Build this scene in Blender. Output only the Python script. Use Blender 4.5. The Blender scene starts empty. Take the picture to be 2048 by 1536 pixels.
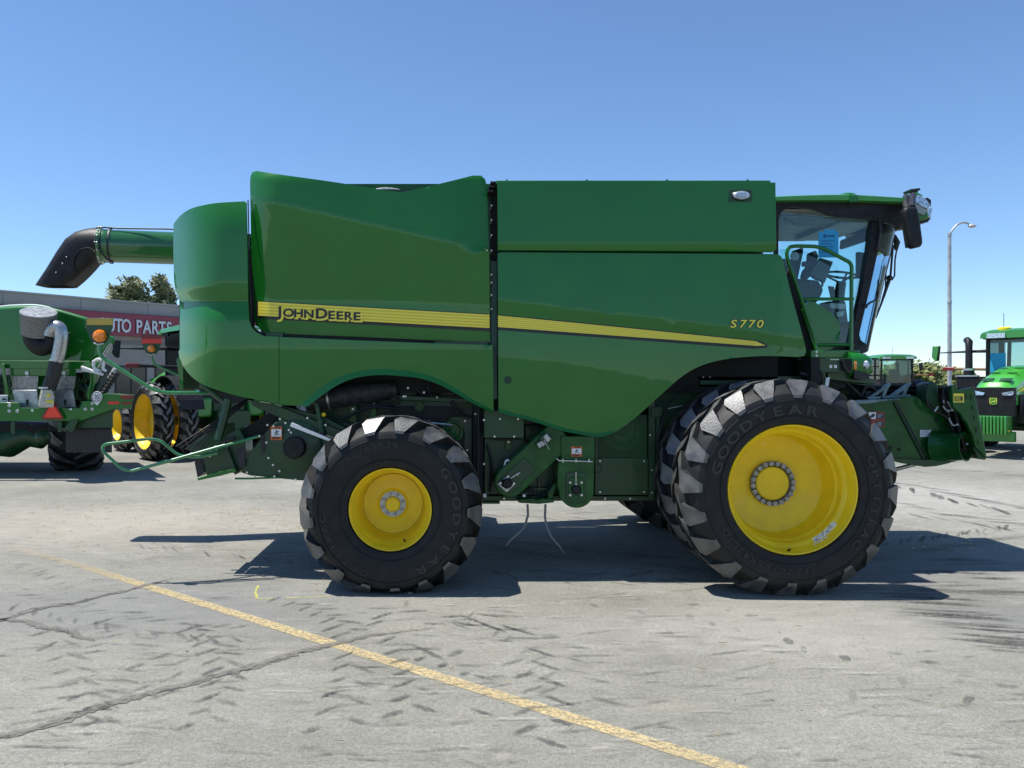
import bpy, bmesh, math, random
from mathutils import Vector, Matrix, Quaternion
random.seed(7)
C = bpy.context.scene.collection
PI = math.pi
# ------------------------------------------------------------------ camera, world, sun, exposure
F, PX, PY, H = 1540.0, 900.0, 765.0, 1.93      # focal length in px of the 2048 wide photo, principal point, eye height
scene = bpy.context.scene
cd = bpy.data.cameras.new("camera"); cam = bpy.data.objects.new("camera", cd); C.objects.link(cam)
cam.location = (0, 0, H); cam.rotation_euler = (math.radians(90), 0, 0)
cd.sensor_width = 36; cd.lens = F/2048*36; cd.shift_x = (1024-PX)/2048; cd.shift_y = -(768-PY)/2048
cd.clip_start = 0.1; cd.clip_end = 3000
scene.camera = cam
SUN = Vector((-0.385, 0.035, 1.0)).normalized()
wd = bpy.data.worlds.new("World"); scene.world = wd; wd.use_nodes = True
nt = wd.node_tree; nt.nodes.clear()
sky = nt.nodes.new("ShaderNodeTexSky"); sky.sky_type = 'NISHITA'; sky.sun_disc = False
sky.sun_elevation = math.asin(SUN.z); sky.sun_rotation = math.atan2(SUN.x, SUN.y)
sky.air_density = 1.0; sky.dust_density = 0.0; sky.ozone_density = 4.0; sky.altitude = 1200
bg = nt.nodes.new("ShaderNodeBackground"); bg.inputs[1].default_value = 0.105
wo = nt.nodes.new("ShaderNodeOutputWorld")
tint = nt.nodes.new('ShaderNodeVectorMath'); tint.operation = 'MULTIPLY'; tint.inputs[1].default_value = (1.01, 1.11, 1.19)
nt.links.new(sky.outputs[0], tint.inputs[0]); nt.links.new(tint.outputs[0], bg.inputs[0]); nt.links.new(bg.outputs[0], wo.inputs[0])
sd = bpy.data.lights.new("sun", 'SUN'); sd.energy = 4.9; sd.angle = math.radians(0.5); sd.color = (1.0, 0.965, 0.91)
sun = bpy.data.objects.new("sun", sd); C.objects.link(sun)
sun.rotation_euler = (-SUN).to_track_quat('-Z', 'Y').to_euler(); sun.location = (0, 0, 30)
scene.view_settings.view_transform = 'Standard'; scene.view_settings.look = 'None'
scene.view_settings.exposure = 0.5; scene.view_settings.gamma = 1; scene.view_settings.use_curve_mapping = False

# ------------------------------------------------------------------ helpers
def W(px, py, Y): return Vector(((px-PX)/F*Y, Y, H+(PY-py)/F*Y))
def G(px, py, z=0.0):
    Y = (H-z)*F/(py-PY); return Vector(((px-PX)/F*Y, Y, z))
_m = {}
EXD = [Vector((0, 1, 0))]
SPLIT = {'bolts': 'bolt', 'gap_bolts': 'bolt', 'wheel_bolts': 'wheel_bolt', 'hydraulic_hoses': 'hydraulic_hose', 'roof_fasteners': 'roof_fastener', 'feeder_hoses': 'feeder_hose', 'plate_slots': 'plate_slot', 'seam_brackets': 'seam_bracket', 'cart_struts': 'cart_strut', 'spreader_slots': 'spreader_slot', 'rim_holes': 'rim_hole', 'white_decals': 'white_decal', 'auger_bolts': 'bolt', 'spout_bolts': 'bolt', 'latches': 'latch', 'top_brackets': 'top_bracket', 'round_holes': 'round_hole', 'white_hose_ties': 'hose_tie', 'cover_latches': 'cover_latch', 'seed_ports': 'seed_port', 'white_hoses': 'white_hose', 'headlights': 'headlight', 'hood_vents': 'hood_vent', 'hood_stripes': 'hood_stripe', 'roof_lights': 'roof_light', 'window_frames': 'window_frame', 'side_windows': 'cab_window', 'shop_windows': 'window', 'air_vents': 'air_vent', 'couplers': 'coupler', 'wires': 'wire', 'lower_beams': 'lower_beam', 'pipe_clamps': 'pipe_clamp', 'roof_joints': 'roof_joint', 'mounting_brackets': 'mounting_bracket', 'meter_parts': 'meter_part'}
def mat(name, col, rough=0.5, metal=0.0, coat=0.0, var=0.0, vscale=8.0, bump=0.0, bscale=60.0, spec=0.5, emit=None, col2=None, lo=.4, hi=.6, rvar=0.0):
    if name in _m: return _m[name]
    m = bpy.data.materials.new(name); m.use_nodes = True; t = m.node_tree; b = t.nodes["Principled BSDF"]
    b.inputs["Base Color"].default_value = (*col, 1); b.inputs["Roughness"].default_value = rough
    b.inputs["Metallic"].default_value = metal; b.inputs["Coat Weight"].default_value = coat
    b.inputs["Coat Roughness"].default_value = 0.035; b.inputs["Specular IOR Level"].default_value = spec
    tc = t.nodes.new("ShaderNodeTexCoord")
    if var > 0 or col2:
        n = t.nodes.new("ShaderNodeTexNoise"); n.inputs["Scale"].default_value = vscale; n.inputs["Detail"].default_value = 6
        t.links.new(tc.outputs["Object"], n.inputs["Vector"])
        r = t.nodes.new("ShaderNodeValToRGB"); r.color_ramp.elements[0].position = lo; r.color_ramp.elements[1].position = hi
        c2 = col2 or tuple(min(1, c*(1+var)+var*.01) for c in col)
        c1 = col if col2 else tuple(c*(1-var) for c in col)
        r.color_ramp.elements[0].color = (*c1, 1); r.color_ramp.elements[1].color = (*c2, 1)
        t.links.new(n.outputs[0], r.inputs[0]); t.links.new(r.outputs[0], b.inputs["Base Color"])
        if rvar:
            mr = t.nodes.new("ShaderNodeMapRange"); mr.inputs[1].default_value = .3; mr.inputs[2].default_value = .7
            mr.inputs[3].default_value = max(0, rough-rvar); mr.inputs[4].default_value = rough+rvar
            t.links.new(n.outputs[0], mr.inputs[0]); t.links.new(mr.outputs[0], b.inputs["Roughness"])
    if bump > 0:
        n2 = t.nodes.new("ShaderNodeTexNoise"); n2.inputs["Scale"].default_value = bscale; n2.inputs["Detail"].default_value = 5
        t.links.new(tc.outputs["Object"], n2.inputs["Vector"])
        bp = t.nodes.new("ShaderNodeBump"); bp.inputs["Strength"].default_value = bump; bp.inputs["Distance"].default_value = 0.01
        t.links.new(n2.outputs[0], bp.inputs["Height"]); t.links.new(bp.outputs[0], b.inputs["Normal"])
    if emit: b.inputs["Emission Color"].default_value = (*col, 1); b.inputs["Emission Strength"].default_value = emit
    _m[name] = m; return m
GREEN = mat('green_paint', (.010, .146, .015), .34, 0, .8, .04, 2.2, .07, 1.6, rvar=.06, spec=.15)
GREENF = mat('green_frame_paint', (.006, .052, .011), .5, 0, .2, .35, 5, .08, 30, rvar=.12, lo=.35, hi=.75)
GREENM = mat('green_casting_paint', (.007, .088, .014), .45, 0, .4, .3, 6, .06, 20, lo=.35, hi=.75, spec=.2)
BOLT2 = mat('worn_wheel_bolt', (.30, .29, .27), .45, .5, 0, .2, 60)
GREENB = mat('bright_green_paint', (.05, .32, .03), .4, 0, .5, .08, 3)
YEL = mat('yellow_rim_paint', (.88, .61, .012), .45, 0, .2, .045, 7, .05, 25, rvar=.1, spec=.3)
YDEC = mat('yellow_decal', (.88, .74, .07), .45)
YDEC2 = mat('yellow_decal_line', (.66, .54, .05), .5)
BLK = mat('black_decal', (.012, .012, .014), .4)
BLACK = mat('black_plastic', (.010, .010, .011), .5, 0, 0, .3, 20, .1, 90)
BLACKM = mat('black_moulded_plastic', (.010, .010, .012), .5, 0, 0, .25, 14, .15, 140, spec=.3)
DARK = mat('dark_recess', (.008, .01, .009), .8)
RUB = mat('tyre_rubber', (.010, .010, .011), .6, 0, 0, .0, 9, .1, 80, col2=(.022, .021, .019), lo=.45, hi=.85, spec=.35)
LUG = mat('worn_tread_rubber', (.028, .028, .027), .46, 0, 0, 0, 9, .3, 60, col2=(.115, .112, .106), lo=.32, hi=.72, spec=1.0, rvar=.08)
LET = mat('tyre_lettering', (.017, .017, .018), .42)
STEEL = mat('bare_steel', (.55, .55, .54), .38, .9, 0, .15, 20, .05, 60)
BOLT = mat('zinc_bolt', (.62, .60, .55), .35, .7)
GREY = mat('grey_hub_metal', (.33, .33, .32), .5, .5, 0, .2, 30)
GALV = mat('galvanised_pole', (.42, .43, .43), .5, .5, 0, .15, 3)
LGREY = mat('light_grey_plastic', (.5, .5, .5), .6, 0, 0, .1, 6)
LINER = mat('cab_liner', (.36, .36, .35), .8, 0, 0, .08, 5)
SEAT = mat('seat_cloth', (.05, .055, .065), .8, 0, 0, .3, 30)
WHITE = mat('white_plastic', (.75, .75, .74), .4)
RED = mat('red_reflector', (.75, .03, .015), .35)
DRED = mat('dark_red_reflector', (.22, .01, .012), .35)
ORANGE = mat('amber_lens', (.95, .22, .005), .2, 0, .6, .25, 30)
AUMB = mat('gold_reflector', (.45, .33, .05), .4)
BLUE = mat('blue_paper_tag', (.02, .33, .62), .6)
DBLUE = mat('blue_print', (.01, .10, .26), .6)
GREYT = mat('grey_tank_paint', (.30, .31, .31), .45, .2, .2, .15, 4)
BRACK = mat('blue_grey_bracket', (.12, .19, .21), .4, .3, .2, .2, 12)
DUCT = mat('black_duct_rubber', (.02, .02, .021), .6, 0, 0, .4, 18, .2, 50)
def glass_mat(name, tint, ior=1.45, refl=1.0):
    m = bpy.data.materials.new(name); m.use_nodes = True; t = m.node_tree; t.nodes.clear()
    o = t.nodes.new("ShaderNodeOutputMaterial"); mx = t.nodes.new("ShaderNodeMixShader")
    tr = t.nodes.new("ShaderNodeBsdfTransparent"); tr.inputs[0].default_value = (*tint, 1)
    gl = t.nodes.new("ShaderNodeBsdfGlossy"); gl.inputs["Roughness"].default_value = .02; gl.inputs[0].default_value = (.9*refl, .95*refl, refl, 1)
    fr = t.nodes.new("ShaderNodeFresnel"); fr.inputs[0].default_value = ior
    t.links.new(fr.outputs[0], mx.inputs[0]); t.links.new(tr.outputs[0], mx.inputs[1]); t.links.new(gl.outputs[0], mx.inputs[2])
    t.links.new(mx.outputs[0], o.inputs[0]); return m
GLASS = glass_mat('cab_glass', (.78, .93, .93))
GLASSW = glass_mat('windscreen_glass', (.80, .95, .95), 1.12)
GLASS2 = glass_mat('tractor_cab_glass', (.78, .88, .88))
def mesh_mat():
    m = bpy.data.materials.new('perforated_green_metal'); m.use_nodes = True; t = m.node_tree; b = t.nodes["Principled BSDF"]
    b.inputs["Base Color"].default_value = (.016, .085, .025, 1); b.inputs["Roughness"].default_value = .5
    tc = t.nodes.new("ShaderNodeTexCoord"); v = t.nodes.new("ShaderNodeTexVoronoi"); v.inputs["Scale"].default_value = 52; v.inputs["Randomness"].default_value = 0
    mp = t.nodes.new("ShaderNodeMapping"); mp.inputs["Scale"].default_value = (1, 0, 1.15); mp.inputs["Rotation"].default_value = (0, math.radians(45), 0)
    t.links.new(tc.outputs["Object"], mp.inputs[0]); t.links.new(mp.outputs[0], v.inputs["Vector"])
    lt = t.nodes.new("ShaderNodeMath"); lt.operation = 'GREATER_THAN'; lt.inputs[1].default_value = .36
    t.links.new(v.outputs["Distance"], lt.inputs[0]); t.links.new(lt.outputs[0], b.inputs["Alpha"])
    return m
PERF = mesh_mat()

OFF = {}
def loc_of(p): return OFF.get(p.name, Vector((0, 0, 0))) if p else Vector((0, 0, 0))
def tag(o, label=None, cat=None, group=None, kind=None):
    if label: o['label'] = label
    if cat: o['category'] = cat
    if group: o['group'] = group
    if kind: o['kind'] = kind
    return o
def thing(name, label, cat, loc=(0, 0, 0), group=None, rz=0):
    o = bpy.data.objects.new(name, None); C.objects.link(o); o.location = loc; o.rotation_euler = (0, 0, rz); o.empty_display_size = .2
    OFF[o.name] = Vector(loc) if rz == 0 else Vector((0, 0, 0))
    return tag(o, label, cat, group)
def copy_tree(o, parent=None):
    c = o.copy(); C.objects.link(c); c.parent = parent
    for ch in o.children: copy_tree(ch, c)
    return c
class MB:
    """collects geometry in world coordinates, then links it as one mesh object"""
    def __init__(s): s.bm = bmesh.new(); s.mi = 0
    def f(s, vs):
        try: fc = s.bm.faces.new(vs); fc.material_index = s.mi; return fc
        except ValueError: return None
    def poly(s, pts): return s.f([s.bm.verts.new(p) for p in pts])
    def box(s, c, d, rot=None):
        c = Vector(c); hx, hy, hz = d[0]/2, d[1]/2, d[2]/2
        P = [Vector((x, y, z)) for x in (-hx, hx) for y in (-hy, hy) for z in (-hz, hz)]
        if rot is not None: P = [rot @ p for p in P]
        v = [s.bm.verts.new(c+p) for p in P]
        for q in ((0, 1, 3, 2), (4, 6, 7, 5), (0, 4, 5, 1), (2, 3, 7, 6), (0, 2, 6, 4), (1, 5, 7, 3)): s.f([v[i] for i in q])
    def bb(s, x0, x1, y0, y1, z0, z1): s.box(((x0+x1)/2, (y0+y1)/2, (z0+z1)/2), (abs(x1-x0), abs(y1-y0), abs(z1-z0)))
    def prism(s, pts, d):
        """pts: 3D ring; d: extrusion vector"""
        d = Vector(d); a = [s.bm.verts.new(p) for p in pts]; b = [s.bm.verts.new(Vector(p)+d) for p in pts]
        s.f(a[::-1]); s.f(b); n = len(a)
        for i in range(n): s.f([a[i], a[(i+1) % n], b[(i+1) % n], b[i]])
    def pp(s, px, Y, th): s.prism([W(x, y, Y) for x, y in px], EXD[0]*th)
    def rect(s, x0, y0, x1, y1, Y, th): s.pp([(x0, y0), (x1, y0), (x1, y1), (x0, y1)], Y, th)
    def frame(s, d):
        d = Vector(d).normalized(); u = d.orthogonal().normalized(); return u, d.cross(u)
    def cyl(s, p0, p1, r0, r1=None, n=16, cap=True):
        r1 = r0 if r1 is None else r1; p0, p1 = Vector(p0), Vector(p1); u, w = s.frame(p1-p0)
        a = []; b = []
        for i in range(n):
            t = 2*PI*i/n; q = u*math.cos(t)+w*math.sin(t); a.append(s.bm.verts.new(p0+q*r0)); b.append(s.bm.verts.new(p1+q*r1))
        for i in range(n): s.f([a[i], a[(i+1) % n], b[(i+1) % n], b[i]])
        if cap: s.f(a[::-1]); s.f(b)
    def tube(s, pts, r, n=10, rad=0.0, cap=True):
        pts = [Vector(p) for p in pts]
        if rad > 0: pts = fillet(pts, rad)
        rs = list(r) if isinstance(r, (list, tuple)) else [r]*len(pts)
        if len(rs) != len(pts):
            q = [i/(len(pts)-1)*(len(rs)-1) for i in range(len(pts))]; rs = [rs[int(t)]*(1-t+int(t))+rs[min(int(t)+1, len(rs)-1)]*(t-int(t)) for t in q]
        t0 = (pts[1]-pts[0]).normalized(); u, w = s.frame(t0); rings = []
        for i, p in enumerate(pts):
            t = ((pts[i+1]-p).normalized() if i < len(pts)-1 else Vector((0, 0, 0))) + ((p-pts[i-1]).normalized() if i else Vector((0, 0, 0)))
            t = t.normalized() if t.length > 1e-6 else t0
            q = t0.rotation_difference(t); u = q @ u; w = q @ w; t0 = t
            rings.append([s.bm.verts.new(p+(u*math.cos(2*PI*k/n)+w*math.sin(2*PI*k/n))*rs[i]) for k in range(n)])
        for a, b in zip(rings, rings[1:]):
            for k in range(n): s.f([a[k], a[(k+1) % n], b[(k+1) % n], b[k]])
        if cap: s.f(rings[0][::-1]); s.f(rings[-1])
    def lathe(s, prof, c=(0, 0, 0), axis=(0, 1, 0), n=48):
        """prof: (radius, distance along axis)"""
        c = Vector(c); ax = Vector(axis).normalized(); u, w = s.frame(ax); R = []
        for r, d in prof:
            if r < 1e-5: R.append([s.bm.verts.new(c+ax*d)])
            else: R.append([s.bm.verts.new(c+ax*d+(u*math.cos(2*PI*k/n)+w*math.sin(2*PI*k/n))*r) for k in range(n)])
        for a, b in zip(R, R[1:]):
            for k in range(n):
                k2 = (k+1) % n
                if len(a) == 1 and len(b) == 1: continue
                if len(a) == 1: s.f([a[0], b[k], b[k2]])
                elif len(b) == 1: s.f([a[k], a[k2], b[0]])
                else: s.f([a[k], a[k2], b[k2], b[k]])
    def ball(s, c, r, n=12, sc=(1, 1, 1), rot=None):
        m = Matrix.Translation(Vector(c)) @ (rot.to_4x4() if rot is not None else Matrix()) @ Matrix.Diagonal((*[r*k for k in sc], 1))
        ret = bmesh.ops.create_uvsphere(s.bm, u_segments=n, v_segments=max(6, n//2), radius=1, matrix=m)
        for v in ret['verts']:
            for fc in v.link_faces: fc.material_index = s.mi
    def text(s, txt, M, off=0.0, ext=0.0):
        """M: matrix from glyph plane (cap height ~1) to the world"""
        me = glyph(txt, off, ext); vs = [s.bm.verts.new(M @ v) for v in me[0]]
        for q in me[1]: s.f([vs[i] for i in q])
    def build(s, name, m, parent=None, ang=35, bevel=0, seg=2, smooth=True):
        if name in SPLIT:                       # every separate piece becomes a part of its own
            s.bm.verts.ensure_lookup_table(); seen = set(); o = None
            for v0 in s.bm.verts:
                if v0 in seen: continue
                st = [v0]; seen.add(v0); isl = []
                while st:
                    v = st.pop(); isl.append(v)
                    for e in v.link_edges:
                        w = e.other_vert(v)
                        if w not in seen: seen.add(w); st.append(w)
                n = MB(); mp = {v: n.bm.verts.new(v.co) for v in isl}; fs = {f for v in isl for f in v.link_faces}
                for f in fs:
                    g = n.bm.faces.new([mp[v] for v in f.verts]); g.material_index = f.material_index
                o = n.build(SPLIT[name], m, parent, ang, bevel, seg, smooth)
            s.bm.free(); return o
        for q in s.bm.faces: q.smooth = smooth
        bmesh.ops.recalc_face_normals(s.bm, faces=s.bm.faces)
        me = bpy.data.meshes.new(name); s.bm.to_mesh(me); s.bm.free()
        o = bpy.data.objects.new(name, me); C.objects.link(o)
        if parent is not None:
            if parent.parent is not None and parent.parent.parent is not None: parent = parent.parent    # never deeper than thing > part > sub-part
            o.parent = parent; L = loc_of(parent); OFF[o.name] = L; me.transform(Matrix.Translation(-L))
        for k in (m if isinstance(m, (list, tuple)) else [m]): me.materials.append(k)
        if smooth: me.set_sharp_from_angle(angle=math.radians(ang))
        if bevel:
            b = o.modifiers.new('bevel', 'BEVEL'); b.width = bevel; b.segments = seg; b.limit_method = 'ANGLE'; b.angle_limit = math.radians(50); b.harden_normals = False
        return o
_g = {}
def glyph(txt, off, ext):
    k = (txt, off, ext)
    if k in _g: return _g[k]
    cu = bpy.data.curves.new('t', 'FONT'); cu.body = txt; cu.size = 1/0.69; cu.align_x = 'CENTER'; cu.offset = off; cu.extrude = ext; cu.resolution_u = 3
    ob = bpy.data.objects.new('t', cu); C.objects.link(ob); dg = bpy.context.evaluated_depsgraph_get(); dg.update()
    me = bpy.data.meshes.new_from_object(ob.evaluated_get(dg))
    r = ([v.co.copy() for v in me.vertices], [tuple(p.vertices) for p in me.polygons])
    bpy.data.objects.remove(ob); bpy.data.curves.remove(cu); bpy.data.meshes.remove(me); _g[k] = r; return r
def fillet(pts, r, n=5):
    out = [pts[0]]
    for a, b, c in zip(pts, pts[1:], pts[2:]):
        d1 = (a-b); d2 = (c-b); k = min(r, d1.length*.48, d2.length*.48); p = b+d1.normalized()*k; q = b+d2.normalized()*k
        for i in range(n+1):
            t = i/n; out.append(p*(1-t)**2+b*2*t*(1-t)+q*t*t)
    return out+[pts[-1]]
def catmull(P, n=5, closed=False):
    """P: 2D points, smooth curve through them"""
    out = []; L = len(P)
    for i in range(L-1):
        p0 = P[max(i-1, 0)]; p1 = P[i]; p2 = P[i+1]; p3 = P[min(i+2, L-1)]
        for k in range(n):
            t = k/n
            out.append(tuple(.5*((2*b)+(-a+c)*t+(2*a-5*b+4*c-d)*t*t+(-a+3*b-3*c+d)*t**3) for a, b, c, d in zip(p0, p1, p2, p3)))
    out.append(tuple(P[-1])); return out
def panel_bm(mb, pts, yf, th=.03, gx=20, gy=14, off=0.0):
    """sheet with outline pts (photo pixels) whose depth follows yf(px,py), thickened away from the viewer"""
    b = bmesh.new(); fc = b.faces.new([b.verts.new((x, -y, 0)) for x, y in pts])
    bmesh.ops.triangulate(b, faces=[fc])
    x0, x1 = min(p[0] for p in pts), max(p[0] for p in pts); y0, y1 = min(p[1] for p in pts), max(p[1] for p in pts)
    x = x0+gx
    while x < x1-1:
        bmesh.ops.bisect_plane(b, geom=b.verts[:]+b.edges[:]+b.faces[:], plane_co=(x, 0, 0), plane_no=(1, 0, 0), dist=.01); x += gx
    y = y0+gy
    while y < y1-1:
        bmesh.ops.bisect_plane(b, geom=b.verts[:]+b.edges[:]+b.faces[:], plane_co=(0, -y, 0), plane_no=(0, 1, 0), dist=.01); y += gy
    for v in b.verts:
        px, py = v.co.x, -v.co.y; v.co = W(px, py, yf(px, py)-off)
    if th:
        r = bmesh.ops.extrude_face_region(b, geom=b.faces[:])
        for e in r['geom']:
            if isinstance(e, bmesh.types.BMVert): e.co.y += th
    vs = {v: mb.bm.verts.new(v.co) for v in b.verts}
    for q in b.faces: mb.f([vs[v] for v in q.verts])
    b.free()
def panel(name, pts, yf, m, parent, th=.03, gx=20, gy=14, off=0.0, bevel=.008, ang=30):
    mb = MB(); panel_bm(mb, pts, yf, th, gx, gy, off); return mb.build(name, m, parent, ang=ang, bevel=bevel)
FACE = Matrix(((1, 0, 0, 0), (0, 0, -1, 0), (0, 1, 0, 0), (0, 0, 0, 1)))      # glyph plane turned upright, facing the camera side
def txt_at(mb, txt, px, py, Y, hpx, sx=1.0, off=0.0, rot=0.0, ext=0.0, shear=0.0):
    """centre-bottom of the line at (px,py), cap height hpx pixels at depth Y"""
    k = hpx/F*Y; M = Matrix.Translation(W(px, py, Y)) @ Matrix.Rotation(-rot, 4, 'Y') @ FACE @ Matrix(((k*sx, k*shear, 0, 0), (0, k, 0, 0), (0, 0, 1, 0), (0, 0, 0, 1)))
    mb.text(txt, M, off, ext)
def sm(a, b, x):
    t = max(0, min(1, (x-a)/(b-a))); return t*t*(3-2*t)

# ------------------------------------------------------------------ wheels (local frame: axle along y, outer face at -y)
def tyre_obj(R, Wd, rr, n, parent, segs=96, words=(), lugh=.045, dirn=1, phase=0.0, flat=None):
    mb = MB(); h = Wd/2
    prof = [(rr, -h*.80), (rr+.012, -h*.92), (rr+.05, -h*.97), ((rr+R)/2-.02, -h*1.0), (R-.17, -h*.985), (R-.13, -h*.93), (R-.095, -h*.78), (R-lugh-.014, -h*.60), (R-lugh, -h*.3)]
    prof = prof+[(r, -y) for r, y in prof[::-1]]+[(rr-.02, h*.7), (rr-.02, -h*.7), (rr, -h*.80)]
    mb.lathe(prof, n=segs)
    bs = .16*R/.975
    st = [(1.0, R-bs-.005, R-bs, .046, 0, 1.015, .93), (.985, R-bs*.85, 0, .056, .002, 1.0, .93), (.80, R-.025, R-.10, .102, .03, 1-.092/h, 1-.095/h), (.70, R, R-.075, .088, .06, 1-.13/h, 1-.135/h), (.36, R+.002, R-.07, .056, .17, .36, .36), (-.04, R+.002, R-.07, .043, .27, -.04, -.04)]
    for s in (-1, 1):
        for i in range(n):
            ph = 2*PI*(i+(.5 if s > 0 else 0))/n+phase; rings = []
            for j, (yy, rt, rb, w, sh, yt, yb) in enumerate(st):
                w = w*R/.975*(20/n)*.95 if j < 4 else w
                if rb == 0: rb = R-bs*.8
                a0 = ph+dirn*sh/R*(Wd/.52)**.5; q = []
                for (r, y, k) in ((rt, yt, -1), (rt, yt, 1), (rb, yb, 1), (rb, yb, -1)):
                    ww = w*(1.0 if r == rt else 1.12)
                    a = a0+k*ww/R; q.append(mb.bm.verts.new((r*math.sin(a), s*y*h, r*math.cos(a))))
                rings.append(q)
            for k in range(len(rings)-1):
                a, b = rings[k], rings[k+1]
                mb.mi = 1; mb.f([a[0], a[1], b[1], b[0]]); mb.mi = 0
                mb.f([a[1], a[2], b[2], b[1]]); mb.f([a[3], a[0], b[0], b[3]])
            mb.mi = 1; mb.f(rings[0]); mb.mi = 0; mb.f(rings[-1])
    mb.mi = 2
    for (word, mid, span, hgt, rad, bold) in words:
        L = len(word); wsc = span/max(1, L-1)
        for i, ch in enumerate(word):
            if ch == ' ': continue
            a = math.radians(mid+span/2-i*wsc)      # measured from +x counter-clockwise, read clockwise
            if 1:
                up = Vector((math.cos(a), 0, math.sin(a))); rt = Vector((math.sin(a), 0, -math.cos(a)))
                p = up*rad+Vector((0, -h*1.0-.0015, 0))
                M = Matrix(((rt.x*hgt*1.45, up.x*hgt, 0, p.x), (0, 0, -1, p.y), (rt.z*hgt*1.45, up.z*hgt, 0, p.z), (0, 0, 0, 1)))
                mb.text(ch, M, bold, .003)
    # thin moulding rings on the sidewall
    mb.mi = 0
    for r0 in (rr+.075, R-.19):
        mb.lathe([(r0-.004, -h*.99), (r0-.002, -h*1.0-.003), (r0+.002, -h*1.0-.003), (r0+.004, -h*.99)], n=segs)
    if flat:                                    # the loaded tyre stands flat on the ground and bulges a little
        for v in mb.bm.verts:
            if v.co.z < -flat+.10:
                k = max(0, min(1, (-flat+.10-v.co.z)/.12)); v.co.y *= 1+.035*k
            v.co.z = max(v.co.z, -flat)
    return mb.build('tyre', [RUB, LUG, LET], parent, ang=28)
def rim_obj(prof, parent, segs=72):
    mb = MB(); mb.lathe(prof, n=segs); return mb.build('rim', YEL, parent, ang=24)
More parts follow.
